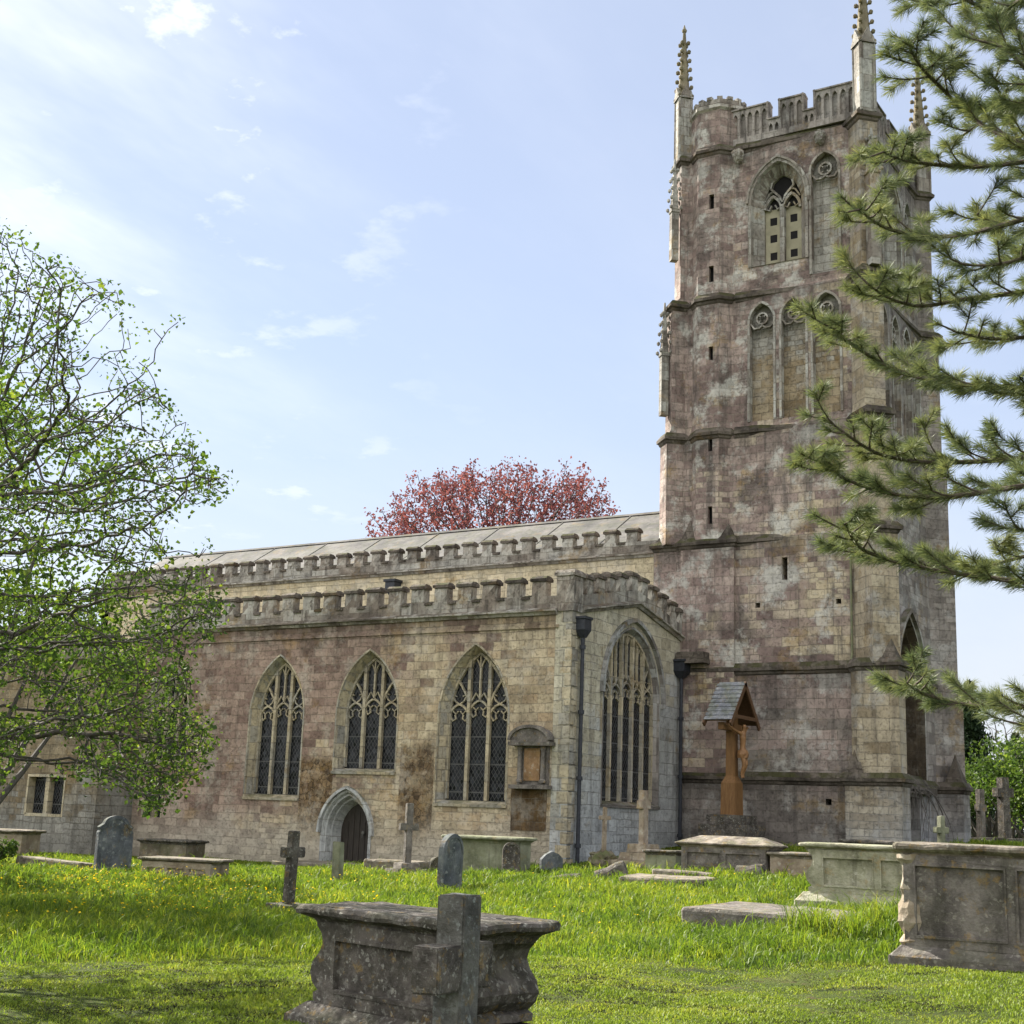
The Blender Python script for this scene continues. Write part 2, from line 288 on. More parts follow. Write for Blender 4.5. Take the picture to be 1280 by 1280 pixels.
M['mown'] = leafy('mown_blade', [(.065, .11, .014), (.14, .205, .025), (.205, .265, .036), (.31, .32, .055)], .42, .5, 1.1)
M['clip'] = leafy('cut_grass', [(.014, .018, .008), (.03, .036, .012), (.06, .062, .022)], .2, .6, 2.)
M['butter'] = leafy('buttercup_petal', [(.75, .50, .01), (.80, .58, .02)], .3)

# ------------------------------------------------------------------ mesh helpers
def tag(o, label=None, cat=None, group=None, kind=None):
    for k, v in (('label', label), ('category', cat), ('group', group), ('kind', kind)):
        if v: o[k] = v
    return o
def empty(name, loc=(0, 0, 0), rz=0.):
    o = bpy.data.objects.new(name, None); COL.objects.link(o); o.location = loc; o.rotation_euler = (0, 0, rz); o.empty_display_size = .2; return o
def thing(name, label, cat, loc=(0, 0, 0), rz=0., group=None):
    return tag(empty(name, loc, rz), label, cat, group)
def dup(o, parent=None):
    c = o.copy(); COL.objects.link(c); c.parent = parent
    for ch in o.children: dup(ch, c)
    return c

class MB:
    def __init__(s): s.v = []; s.f = []
    def add(s, vs, fs):
        b = len(s.v); s.v += [tuple(p) for p in vs]; s.f += [tuple(i+b for i in f) for f in fs]; return s
    def box(s, x0, x1, y0, y1, z0, z1, tx=0., ty=0.):
        """box; tx, ty shrink the top"""
        return s.add([(x0, y0, z0), (x1, y0, z0), (x1, y1, z0), (x0, y1, z0), (x0+tx, y0+ty, z1), (x1-tx, y0+ty, z1), (x1-tx, y1-ty, z1), (x0+tx, y1-ty, z1)],
                     [(0, 3, 2, 1), (4, 5, 6, 7), (0, 1, 5, 4), (1, 2, 6, 5), (2, 3, 7, 6), (3, 0, 4, 7)])
    def loft(s, rings, closed=True, caps=True):
        n = len(rings[0]); vs = [p for r in rings for p in r]; fs = []
        for i in range(len(rings)-1):
            for j in range(n if closed else n-1):
                k = (j+1) % n; fs.append((i*n+j, i*n+k, (i+1)*n+k, (i+1)*n+j))
        if caps: fs.append(tuple(range(n-1, -1, -1))); fs.append(tuple((len(rings)-1)*n+j for j in range(n)))
        return s.add(vs, fs)
    def plate(s, Mf, outer, holes, w0, w1):
        loops = [outer]+list(holes); flat = [p for l in loops for p in l]
        tri = tessellate_polygon([[Vector((p[0], p[1], 0)) for p in l] for l in loops]); n = len(flat)
        vs = [Mf(p[0], p[1], w0) for p in flat]+[Mf(p[0], p[1], w1) for p in flat]
        fs = [tuple(t) for t in tri]+[tuple(i+n for i in reversed(t)) for t in tri]
        b = 0
        for l in loops:
            m = len(l)
            for j in range(m): k = (j+1) % m; fs.append((b+j, b+k, n+b+k, n+b+j))
            b += m
        return s.add(vs, fs)
    def ribbon(s, Mf, pts, w, w0, w1):
        pts = [Vector(p) for p in pts]; L, Rr = [], []
        for i, p in enumerate(pts):
            d = (pts[min(i+1, len(pts)-1)]-pts[max(i-1, 0)]).normalized(); nn = Vector((-d.y, d.x))*w/2
            L.append(p+nn); Rr.append(p-nn)
        rings = [[Mf(a.x, a.y, w0), Mf(b.x, b.y, w0), Mf(b.x, b.y, w1), Mf(a.x, a.y, w1)] for a, b in zip(L, Rr)]
        return s.loft(rings)
    def tube(s, pts, rad, n=8, caps=True):
        pts = [Vector(p) for p in pts]; rads = rad if isinstance(rad, (list, tuple)) else [rad]*len(pts); rings = []
        for i, p in enumerate(pts):
            d = (pts[min(i+1, len(pts)-1)]-pts[max(i-1, 0)]).normalized()
            a = d.orthogonal().normalized() if abs(d.z) > .95 else d.cross(Vector((0, 0, 1))).normalized(); b = d.cross(a)
            rings.append([p+(a*math.cos(t)+b*math.sin(t))*rads[i] for t in [2*math.pi*k/n for k in range(n)]])
        return s.loft(rings, True, caps)
    def lathe(s, prof, c=(0, 0, 0), n=16, rot=0.):
        return s.loft([[(c[0]+r*math.cos(rot+2*math.pi*k/n), c[1]+r*math.sin(rot+2*math.pi*k/n), c[2]+z) for k in range(n)] for r, z in prof])
    def build(s, name, mat, parent=None, rough=0., rs=3., sub=0, smooth=False, bevel=0.):
        bm = bmesh.new(); vv = [bm.verts.new(p) for p in s.v]
        for f in s.f:
            try: bm.faces.new([vv[i] for i in f])
            except ValueError: pass
        bmesh.ops.remove_doubles(bm, verts=bm.verts, dist=1e-5)
        bmesh.ops.recalc_face_normals(bm, faces=bm.faces)
        if bevel:
            es = [e for e in bm.edges if len(e.link_faces) == 2 and e.calc_face_angle(0) > .6]
            bmesh.ops.bevel(bm, geom=es, offset=bevel, segments=2, affect='EDGES', clamp_overlap=True)
        for _ in range(sub): bmesh.ops.subdivide_edges(bm, edges=[e for e in bm.edges if e.calc_length() > .09], cuts=1, use_grid_fill=True)
        if rough:
            for v in bm.verts: v.co += noise.noise_vector(v.co*rs)*rough+noise.noise_vector(v.co*rs*3.3)*rough*.4
        me = bpy.data.meshes.new(name); bm.to_mesh(me); bm.free()
        if smooth: me.shade_smooth()
        me.materials.append(mat); o = bpy.data.objects.new(name, me); COL.objects.link(o); o.parent = parent; return o

def np_mesh(name, verts, faces, mat, parent=None, smooth=False):
    """verts (N,3), faces list of index arrays each (K,3) or (K,4)"""
    me = bpy.data.meshes.new(name); me.vertices.add(len(verts)); me.vertices.foreach_set('co', np.asarray(verts, np.float32).ravel())
    idx = np.concatenate([f.ravel() for f in faces]).astype(np.int32); tot = np.concatenate([np.full(len(f), f.shape[1], np.int32) for f in faces])
    me.loops.add(len(idx)); me.loops.foreach_set('vertex_index', idx)
    st = np.zeros(len(tot), np.int32); st[1:] = np.cumsum(tot)[:-1]
    me.polygons.add(len(tot)); me.polygons.foreach_set('loop_start', st)
    me.update(calc_edges=True)
    if smooth: me.shade_smooth()
    me.materials.append(mat); o = bpy.data.objects.new(name, me); COL.objects.link(o); o.parent = parent; return o

def arch(cx, half, z0, zs, za, n=11):
    """closed outline of a pointed arch, from bottom left, counter-clockwise"""
    r = za-zs; pts = [(cx-half, z0), (cx+half, z0)]
    if r > half*1.02:
        Rr = (half*half+r*r)/(2*half); t1 = math.atan2(r, Rr-half); arc = [(cx+half-Rr+Rr*math.cos(t1*i/n), zs+Rr*math.sin(t1*i/n)) for i in range(n+1)]
    else:
        arc = [(cx+half*math.cos(math.pi/2*i/n), zs+r*math.sin(math.pi/2*i/n)) for i in range(n+1)]
    return pts+arc+[(2*cx-x, z) for x, z in reversed(arc[:-1])]
def arch_h(x, cx, half, zs, za):
    d = abs(x-cx); r = za-zs
    if r > half*1.02:
        Rr = (half*half+r*r)/(2*half); c = half-Rr; return zs+math.sqrt(max(Rr*Rr-(d-c)**2, 0))
    return zs+r*math.sqrt(max(1-(d/half)**2, 0))
def arcpts(c, r, a0, a1, n=8): return [(c[0]+r*math.cos(R(a0+(a1-a0)*i/n)), c[1]+r*math.sin(R(a0+(a1-a0)*i/n))) for i in range(n+1)]
def rect(x0, x1, z0, z1): return [(x0, z0), (x1, z0), (x1, z1), (x0, z1)]

# ------------------------------------------------------------------ ground
def ground(X, Y):
    p = .05*(np.asarray(X, float)+25.5)+.065*(np.asarray(Y, float)-31.5)+.1; w = .15
    g_ = w*np.log1p(np.exp(np.clip(p/w, -40, 40)))
    return np.where(g_ > .9, .9+.45*(1-np.exp(-(g_-.9)/.45)), g_)
def gz(X, Y): return float(ground(X, Y))
def make_ground():
    ax = np.concatenate([np.linspace(-900, -70, 12), np.arange(-66, 34, 1.0), np.linspace(40, 900, 12)])
    ay = np.concatenate([np.linspace(-400, -12, 8), np.arange(-8, 82, 1.0), np.linspace(90, 1500, 12)])
    XX, YY = np.meshgrid(ax, ay); ZZ = ground(XX, YY)+.035*np.sin(XX*1.3+YY*.4)*np.cos(YY*.9)
    v = np.stack([XX, YY, ZZ], -1).reshape(-1, 3); nx, ny = len(ax), len(ay)
    i = np.arange(ny-1)[:, None]*nx+np.arange(nx-1)[None]; f = np.stack([i, i+1, i+nx+1, i+nx], -1).reshape(-1, 4)
    m, g = new_mat('turf'); P = g.n('ShaderNodeNewGeometry').outputs['Position']
    c = g.ramp(g.noise(P, 1.2, 8, .7), [(.3, (.022, .032, .010)), (.5, (.05, .07, .016)), (.7, (.085, .10, .026))])
    c = g.mix(g.ss(g.noise(P, 9, 4), .55, .7), c, (.07, .055, .03))
    finish(g, c, .95, g.noise(P, 14, 6, .7), .9, .06, .1)
    o = np_mesh('ground', v, [f], m, smooth=True); tag(o, 'uneven green turf of the churchyard', 'ground', kind='structure')
make_ground()

# ------------------------------------------------------------------ church
church = thing('church', 'large old stone church with a battlemented aisle and a tall pinnacled west tower', 'church', (-24, 36, 0))
CH = empty('x'); bpy.data.objects.remove(CH)
inv = Matrix.Translation((24, -36, 0))
def P_(o, parent=church):
    """keep world coordinates when parenting to the church"""
    o.parent = parent
    if parent is church: o.matrix_parent_inverse = inv
    return o
def cb(mb, name, mat, **k): return P_(mb.build(name, mat, None, **k))
def sub(mb, name, mat, parent, **k):
    o = mb.build(name, mat, None, **k); o.parent = parent; return o      # parent is a part whose local frame is the world frame

YA, XA, YT = 31.5, -17.74, 38.4
MN = lambda u, v, w: (u, YA+w, v)          # aisle north face
MW = lambda u, v, w: (XA-w, u, v)          # aisle west face

def bars_window(Mf, cx, half, z0, zs, za, lights, w0, w1, mull=.10):
    mb = MB(); a = half; l = a/lights
    mb.ribbon(Mf, arch(cx, a-.03, z0+.04, zs, za-.05)[1:]+arch(cx, a-.03, z0+.04, zs, za-.05)[:1], .07, w0, w1)
    hz = zs-.08; rise = l*1.25
    for k in range(1, lights):
        x_ = cx-a+2*a*k/lights; mb.ribbon(Mf, [(x_, z0), (x_, arch_h(x_, cx, a, zs, za)-.02)], mull, w0-.01, w1+.01)
    for k in range(lights):
        c = cx-a+2*a*(k+.5)/lights; mid = abs(c-cx) < a*.7 and lights > 3 or abs(c-cx) < .01
        ph = hz+(.10 if abs(c-cx) < .01 else 0)
        top = arch_h(c, cx, a, zs, za)
        apex = min(ph+rise, top-.12)
        A = arch(c, l, ph-.02, ph, apex, 8)[1:-1]
        mb.ribbon(Mf, A, .055, w0+.02, w1-.02)
        for sgn in (-1, 1):                                     # cusps
            mb.ribbon(Mf, [(c+sgn*l*.93, ph+.10), (c+sgn*l*.62, ph-.04), (c+sgn*l*.34, ph+.02), (c+sgn*l*.42, ph+.13)], .036, w0+.04, w1-.04)
            mb.ribbon(Mf, [(c+sgn*l*.72, ph+rise*.62), (c+sgn*l*.34, ph+rise*.36), (c+sgn*l*.1, ph+rise*.55)], .03, w0+.04, w1-.04)
        if top-apex > .5:
            if mid:
                mb.ribbon(Mf, [(c, apex), (c, arch_h(c, cx, a, zs, za)-.03)], .05, w0+.02, w1-.02)
                for sgn in (-1, 1):
                    mb.ribbon(Mf, [(c, apex+.05), (c+sgn*l*.4, apex+.20), (c+sgn*l*.95, apex-.08)], .04, w0+.03, w1-.03)
                    t2 = arch_h(c+sgn*l*.5, cx, a, zs, za)-.18
                    if t2 > apex+.4: mb.ribbon(Mf, arch(c+sgn*l*.5, l*.48, t2-.3, t2-.28, t2+.12, 5)[1:-1], .034, w0+.03, w1-.03)
            else:
                sg = 1 if c < cx else -1                        # curved bar sweeping out to the arch
                xm = c+sg*l; xo = c-sg*l*.18
                mb.ribbon(Mf, [(xm, ph+rise*.9), (xm-sg*l*.32, ph+rise*1.6), (xm-sg*l*.8, ph+rise*2.2), (xo-sg*.02, min(arch_h(xo, cx, a, zs, za), ph+rise*2.9))], .055, w0+.02, w1-.02)
                for sgn in (-1, 1): mb.ribbon(Mf, [(c, apex), (c+sgn*l*.45, apex+.09), (c+sgn*l*.72, apex+.27), (c+sgn*l*.3, apex+.22)], .036, w0+.03, w1-.03)
    return mb

def big_window(name, Mf, cx, half, z0, zs, za, lights, depth=.28, hood=False, frame_mat=None, splay=.13):
    """dressed surround + tracery + leaded glass + sill, in a hole cut through the wall"""
    fm = frame_mat or M['dressed']; ri = half-splay; zi = za-splay*1.25
    A = lambda d, dz=0.: arch(cx, half+d, z0-(.0 if d <= 0 else 0), zs, za+d*1.3)
    r1 = [Mf(u, v, .02) for u, v in A(.05)]; r2 = [Mf(u, v, -.012) for u, v in A(.045)]; r3 = [Mf(u, v, -.012) for u, v in A(0)]
    r4 = [Mf(u, v, .05) for u, v in A(-.02)]; r5 = [Mf(u, v, depth) for u, v in arch(cx, ri, z0+.08, zs, zi)]; r6 = [Mf(u, v, depth+.2) for u, v in arch(cx, ri, z0+.08, zs, zi)]
    fr = MB().loft([r1, r2, r3, r4, r5, r6], True, False)
    if hood:
        h = arch(cx, half+.18, zs-.15, zs, za+.26)[1:]; fr.ribbon(Mf, h[1:-1] if False else h, .11, -.12, .02)
    win = cb(fr, 'window', fm); win['label'] = name
    sub(bars_window(Mf, cx, ri, z0+.08, zs, zi, lights, depth-.02, depth+.12), 'tracery', M['dressed'], win)
    sub(MB().plate(Mf, arch(cx, ri+.02, z0+.05, zs, zi+.02), [], depth+.07, depth+.10), 'glass', M['glass'], win)
    s_ = MB(); s_.loft([[Mf(half_, v, w) for (v, w) in ((z0-.09, .05), (z0-.09, -.05), (z0-.02, -.06), (z0+.07, .20), (z0-.02, .24))] for half_ in (cx-half-.05, cx-half*.3, cx+half*.4, cx+half+.05)])
    sub(s_, 'sill', fm, win)
    return arch(cx, half, z0, zs, za)

XE = -33.38
wins = [('three-light window next to the porch block', -32.9, .95, 2.9, 4.4, 5.95, 3), ('tall three-light window left of the door', -27.73, 1.03, 1.93, 4.3, 6.07, 3),
        ('shorter three-light window over the door', -24.36, 1.08, 2.72, 4.35, 6.13, 3), ('tall three-light window right of the door', -20.74, 1.12, 1.92, 4.25, 6.18, 3)]
holes = [big_window(n, MN, *w) for n, *w in wins[1:]]
holes.append(big_window('partly hidden window behind the leafy tree', MN, -32.25, .9, 2.9, 4.4, 5.95, 3))
door_hole = arch(-24.86, .86, -.05, 1.0, 2.16); holes.append(door_hole)
holes.append(rect(-32.95, -32.1, 1.2, 2.45))
aw = MB().plate(MN, [(XE-.6, -.6), (XA-.004, -.6), (XA-.004, 7.0), (XE-.6, 7.0)], holes, 0, .5)
cb(aw, 'aisle_wall', M['aisle'])
# two small lights
f2 = MB()
for c in (-32.74, -32.31): f2.ribbon(MN, arch(c, .2, 1.2, 2.1, 2.42, 5)[1:]+arch(c, .2, 1.2, 2.1, 2.42, 5)[:1], .06, -.01, .2)
w_ = cb(f2, 'window', M['dressed']); w_['label'] = 'small low two-light window behind the tree'
sub(MB().plate(MN, rect(-33.0, -32.05, 1.15, 2.5), [], .2, .24), 'glass', M['glass'], w_)
# west end of the aisle
A5 = arch(35.05, 1.72, 2.05, 5.0, 6.95)
A5 = big_window('great five-light west window of the aisle', MW, 35.05, 1.72, 2.05, 5.0, 6.95, 5, depth=.17, hood=True, frame_mat=M['endmould'], splay=.07)
ag = [(YA-.003, -.4), (38.6, -.4), (38.6, 7.05), (35.2, 7.72), (YA-.003, 6.98)]
cb(MB().plate(MW, ag, [A5], 0.0, .5), 'aisle_west_wall', M['aisle_end'])
# quoins at the corner
q = MB()
for i in range(20):
    z0 = .3+i*.335; d = .34 if i % 2 else .2
    q.box(XA-d, XA+.012, YA-.012, YA+(.2 if i % 2 else .34), z0+.006, z0+.329)
cb(q, 'quoins', M['dressed'], bevel=.012)
# thin offset course under the cornice
cb(MB().box(XE-.6, XA-.4, YA-.045, YA+.1, 6.55, 6.63), 'string_course', M['aisle'], rough=.012, sub=0)

def cornice(Mf, pts, mat, h=.20, proj=.17):
    """moulded band along (u,v) points"""
    mb = MB(); P = []
    for i in range(len(pts)-1):
        n = max(1, int(abs(pts[i+1][0]-pts[i][0])/.35))
        for k in range(n): t = k/n; P.append((pts[i][0]*(1-t)+pts[i+1][0]*t, pts[i][1]*(1-t)+pts[i+1][1]*t))
    P.append(pts[-1]); rings = []
    for u, v in P:
        j = noise.noise(Vector((u*2.1, v, 3)))*.014
        rings.append([Mf(u, v+h*a+j, b*proj+(j if b < 0 else 0)) for a, b in ((-.55, .4), (-.55, -.35), (-.2, -.6), (-.1, -1.), (.12, -1.), (.45, -.25), (.45, .4))])
    return mb.loft(rings)

def merlon_mb(w, h, t, cap=.05, ch=.15):
    # the cap is weathered darker than the block under it: second material, set in capped()
    mb = MB(); mb.box(-w/2, w/2, 0, t, 0, h-ch)
    mb.box(-w/2-cap, w/2+cap, -cap, t+cap, h-ch, h-ch*.5); mb.box(-w/2-cap, w/2+cap, -cap, t+cap, h-ch*.5, h, .03, .10); return mb

def capped(o, zc):
    o.data.materials.append(M['string'])
    for p in o.data.polygons:
        if p.center.z > zc: p.material_index = 1
    return o
def parapet(name, Mf, horiz, u0, u1, zc, zcr, zm, mw, pitch, first, t=.28, rot=0., label=None):
    base = MB(); base.plate(Mf, [(u0, zc-.05), (u1, zc-.05), (u1, zcr), (u0, zcr)], [], -.05, t-.05)
    base.v, base.f = base.v + cornice(Mf, [(u0, zc), (u1, zc)], None).v, base.f + [tuple(i+len(base.v) for i in f) for f in cornice(Mf, [(u0, zc), (u1, zc)], None).f]
    n = 0; us = []; cops = []
    u = first
    while u > u0+mw*.3: us.append(u); u -= pitch
    for u in us:                                                  # copings of the gaps
        a, b = u-pitch+mw/2+.06, u-mw/2-.06
        if a > u0: cops.append(MB().loft([[Mf(k, zcr+dz, w) for dz, w in ((-.07, -.10), (-.01, -.10), (.06, t*.4), (-.01, t+.02), (-.07, t+.02))] for k in (a, b)]))
    p = cb(base, name, M['parapet'])
    if label: p['label'] = label
    for c_ in cops: sub(c_, 'coping', M['string'], p, rough=.012, sub=2)
    proto = None
    for i, u in enumerate(us):
        if proto is None:
            proto = merlon_mb(mw, zm-zcr, t).build('merlon', M['parapet'], None, rough=.012, rs=4, sub=1); o = proto; capped(o, zm-zcr-.155)
            alt = capped(merlon_mb(mw*1.04, (zm-zcr)*.97, t).build('merlon', M['parapet'], None, rough=.02, rs=5, sub=1), (zm-zcr)*.97-.155).data
            bpy.data.objects.remove(bpy.data.objects['merlon.001'] if 'merlon.001' in bpy.data.objects and bpy.data.objects['merlon.001'].data == alt else [x_ for x_ in bpy.data.objects if x_.data == alt][0])
        else: o = proto.copy(); COL.objects.link(o); o.data = proto.data if i % 3 else alt
        o.parent = p; o.location = Mf(u, zcr-.01, -.05); o.rotation_euler = (0, 0, R(random.uniform(-1.2, 1.2)))
    return p
parapet('aisle_parapet', MN, True, XE-.6, XA-.45, 7.0, 7.40, 7.97, .42, .797, -18.77)
# corner pier and raking west parapet
cb(MB().box(XA-.47, XA+.05, YA-.05, YA+.45, 6.98, 7.92).box(XA-.52, XA+.10, YA-.10, YA+.5, 7.92, 8.0).box(XA-.52, XA+.1, YA-.1, YA+.5, 8.0, 8.08, .04, .04), 'corner_pier', M['parapet'], rough=.012, sub=2)
zr = lambda y_: 7.0+.72*(y_-31.5)/3.7 if y_ < 35.2 else 7.72-.70*(y_-35.2)/3.4
rk = [(31.95, zr(31.95)), (35.2, 7.72), (38.6, zr(38.6))]
wp = cornice(MW, rk, None)
wp.plate(MW, [(31.9, zr(31.9)-.03), (35.2, 7.69), (38.6, zr(38.6)-.03), (38.6, zr(38.6)+.38), (35.2, 8.10), (31.9, zr(31.9)+.38)], [], -.05, .22)
wpo = cb(wp, 'west_parapet', M['parapet'])
mp = None
for y_ in (32.35, 33.0, 33.65, 34.3, 35.0, 35.65, 36.3, 36.95, 37.6, 38.25):
    if mp is None: mp = merlon_mb(.36, .56, .27).build('merlon', M['parapet'], None, rough=.012, rs=4, sub=1); o = capped(mp, .405)
    else: o = mp.copy(); COL.objects.link(o)
    o.parent = wpo; o.location = MW(y_, zr(y_)+.36, -.05); o.rotation_euler = (0, 0, R(90))
# aisle roof (low lead gable) and block against the tower
cb(MB().loft([[(k, 31.75, 7.05), (k, 35.2, 7.75), (k, 38.7, 7.1), (k, 38.7, 6.6), (k, 31.75, 6.6)] for k in (XE-.5, XA-.55)]), 'aisle_roof', M['lead'])
# rainwater pipes
def downpipe(x_, y_, z0, z1, hop):
    mb = MB().tube([(x_, y_, z0), (x_, y_, z1)], .055, 10)
    for z_ in np.arange(z0+.4, z1, 1.7): mb.tube([(x_, y_, z_), (x_, y_, z_+.10)], .085, 10)
    d = cb(mb, 'downpipe', M['iron']); d['label'] = 'dark cast iron rainwater pipe'
    h_ = MB().loft([[(x_+sx*a, y_+sy*b, z_) for sx, sy in ((-1, -1), (1, -1), (1, 1), (-1, 1))] for a, b, z_ in ((.07, .07, z1-.05), (hop*.5, hop*.6, z1+.15), (hop*.5, hop*.6, z1+.42), (hop*.6, hop*.7, z1+.44), (hop*.6, hop*.7, z1+.5))])
    sub(h_, 'hopper', M['iron'], d)
downpipe(XA+.13, 31.86, .5, 6.35, .3)
downpipe(XA+.14, 38.0, .8, 5.9, .42)
cb(MB().box(-17.7, -16.75, 37.75, 38.4, 6.28, 6.62, .04, .04), 'ledge', M['string'], rough=.02, sub=2)

# north door
dj = [[MN(u, v, w) for u, v in arch(-24.86, hw, -.05, 1.0, 2.16-(.86-hw)*1.15)] for hw, w in ((.90, .02), (.90, -.02), (.84, -.02), (.80, .06), (.75, .06), (.71, .22), (.66, .22), (.56, .5), (.56, .75))]
dm = MB().loft(dj, True, False)
dm.ribbon(MN, arch(-24.86, .95, .95, 1.0, 2.26)[1:], .08, -.11, .02)
dr = cb(dm, 'north_door', M['doorstone'])
dl = MB().plate(MN, arch(-24.86, .58, -.05, 1.0, 1.85), [], .5, .56)
for k in range(6): dl.ribbon(MN, [(-25.36+k*.2, -.05), (-25.36+k*.2, 1.75-.28*abs(k-2.5))], .012, .485, .505)
dlo = sub(dl, 'door_leaf', M['door'], dr)
sub(MB().tube([MN(-24.60, 1.02, .47), MN(-24.60, 1.02, .44)], .05, 10).tube([MN(-24.60, 1.0, .43), MN(-24.60, .88, .43)], .018, 6), 'door_ring', M['lead'], dr)

# mural monument
tb = MB().box(-19.22, -18.30, YA-.10, YA+.05, 2.42, 3.55)
tbo = cb(tb, 'wall_monument', M['t_grey']); tbo['label'] = 'small classical memorial with an arched pediment'
sub(MB().plate(lambda u, v, w: (u, YA-.14+w, v), rect(-19.0, -18.52, 2.55, 3.38), [], 0, .05), 'panel', M['tablet'], tbo)
for cx in (-19.11, -18.41): sub(MB().lathe([(.085, 0), (.085, .06), (.06, .09), (.052, .8), (.075, .86), (.085, .93)], (cx, YA-.17, 2.5), 12), 'column', M['t_grey'], tbo)
pdm = MB().loft([[(u, YA-.3, v) for u, v in [(-19.34, 3.5), (-18.18, 3.5)]+[(-18.76+.58*math.cos(R(a)), 3.56+.34*math.sin(R(a))) for a in range(0, 181, 15)]], [(u, YA+.02, v) for u, v in [(-19.34, 3.5), (-18.18, 3.5)]+[(-18.76+.58*math.cos(R(a)), 3.56+.34*math.sin(R(a))) for a in range(0, 181, 15)]]])
pdm.ribbon(lambda u, v, w: (u, YA-.3+w, v), [(-18.76+.6*math.cos(R(a)), 3.58+.36*math.sin(R(a))) for a in range(0, 181, 12)], .08, -.07, .2)
pdm.box(-19.38, -18.14, YA-.36, YA, 3.44, 3.54)
sub(pdm, 'pediment', M['t_grey'], tbo); sub(MB().box(-19.36, -18.2, YA-.3, YA, 2.34, 2.44), 'shelf', M['t_grey'], tbo)
cb(MB().box(-19.42, -18.36, YA-.018, YA+.1, 1.28, 2.33), 'patched_stone', M['stain'], rough=.006, sub=1)

# block at the east end, projecting
MBk = lambda u, v, w: (u, 30+w, v)
eb = rect(-36.55, -34.85, 1.14, 2.35)
cb(MB().plate(MBk, rect(-52, XE, -.6, 6.0), [eb], 0, .5).box(XE-.5, XE-.003, 30.5, YA-.002, -.6, 5.997).box(-52, XE-.5, 30.5, 38, 5.2, 5.9), 'east_block_wall', M['eastw'])
wf = MB().ribbon(MBk, [(-36.55, 1.14), (-34.85, 1.14), (-34.85, 2.35), (-36.55, 2.35), (-36.55, 1.14)], .1, -.012, .3).ribbon(MBk, [(-35.7, 1.14), (-35.7, 2.35)], .17, .05, .3)
wfo = cb(wf, 'window', M['dressed']); wfo['label'] = 'square two-light window in the east block'
sub(MB().plate(MBk, rect(-36.5, -34.9, 1.15, 2.34), [], .26, .3), 'glass', M['glass'], wfo)
parapet('east_parapet', MBk, True, -52, XE+.1, 6.0, 6.45, 7.0, .44, .87, XE-.2)
cb(MB().box(-60, -43.9, 38.4, 45, -.5, 7.6), 'chancel_wall', M['clere'])
parapet('chancel_parapet', lambda u, v, w: (u, 38.4+w, v), True, -60, -43.7, 7.6, 8.1, 8.8, .5, .95, -44.2)

# nave clerestory
YN = 38.8; MC = lambda u, v, w: (u, YN+w, v)
cb(MB().box(-43.9, -18.4, YN, YN+.5, 6.0, 9.9), 'nave_wall', M['clere'])
cb(MB().box(-18.92, -18.4, YN-.12, YN+.3, 6.0, 10.1), 'nave_pilaster', M['dressed'])
parapet('nave_parapet', MC, True, -43.9, -18.5, 9.9, 10.32, 10.8, .38, .787, -19.72)
rf = MB().loft([[(k, YN+.3, 10.2), (k, 42.0, 11.98), (k, 42.3, 11.98), (k, 45.5, 10.2), (k, 45.5, 9.6), (k, YN+.3, 9.6)] for k in (-43.9, -18.5)])
rf.loft([[(k, 41.9, 11.96), (k, 42.0, 12.05), (k, 42.3, 12.05), (k, 42.4, 11.96)] for k in (-43.9, -18.5)])
for k in np.arange(-43.0, -18.6, 2.7):
    a, b = Vector((k, YN+.35, 10.235)), Vector((k, 41.95, 11.965)); n_ = Vector((0, -.43, .9))*.010
    rf.loft([[p+Vector((-.035, 0, 0))-n_*.4, p+Vector((.035, 0, 0))-n_*.4, p+Vector((.02, 0, 0))+n_, p+Vector((-.02, 0, 0))+n_] for p in (a, b)])
cb(rf, 'nave_roof', M['lead'])
cb(MB().box(-43.9, -18.5, 45.0, 45.5, 5, 9.9).plate(lambda u, v, w: (-43.9+w, u, v), [(38.8, 5), (45.5, 5), (45.5, 10.2), (42.15, 12.0), (38.8, 10.2)], [], 0, .4), 'nave_gable', M['clere'])
hp = MB().loft([[(-29.0+sx*a, YN-.22+sy*a, z_) for sx, sy in ((-1, -1), (1, -1), (1, 1), (-1, 1))] for a, z_ in ((.07, 9.0), (.2, 9.25), (.2, 9.5), (.25, 9.52), (.25, 9.6))]).tube([(-29, YN-.1, 7.4), (-29, YN-.1, 9.1)], .06, 8)
o = cb(hp, 'rainwater_head', M['iron'])

# ---- tower
ZB = [-.5, 2.97, 6.12, 10.0, 13.43, 17.85, 22.95]
YS = [38.24, 38.29, 38.34, 38.40, 38.44, 38.47]; XW = [-11.70, -11.76, -11.82, -11.87, -11.91, -11.94]
XEt, YSo = -18.0, 44.75
def slit(x_, z0, z1, w=.12): return rect(x_-w/2, x_+w/2, z0, z1)
def poly_prism(mb, pts, z0, z1): return mb.loft([[(p[0], p[1], z0) for p in pts], [(p[0], p[1], z1) for p in pts]])
NH = {0: [slit(-16.08, 2.15, 2.6, .1), slit(-13.17, 2.25, 2.42, .17)], 1: [], 2: [slit(-14.45, 8.72, 9.4, .17), slit(-15.3, 7.93, 8.08, .15), slit(-12.83, 7.93, 8.08, .15)], 3: [], 4: [], 5: []}
PAN = [(-15.18, .42), (-14.15, .42), (-13.11, .45)]
for c, h_ in PAN: NH[4].append(arch(c, h_, 13.72, 16.95, 17.55))
BEL = (-14.64, .89, 18.78, 20.95, 22.22); NH[5] += [arch(*BEL), arch(-13.11, .47, 18.2, 21.55, 22.2)]
WH = {i: [] for i in range(6)}
BELW = (41.4, .95, 18.78, 20.95, 22.22); WH[5] += [arch(*BELW), arch(43.25, .42, 18.2, 21.55, 22.2), arch(39.6, .42, 18.2, 21.55, 22.2)]
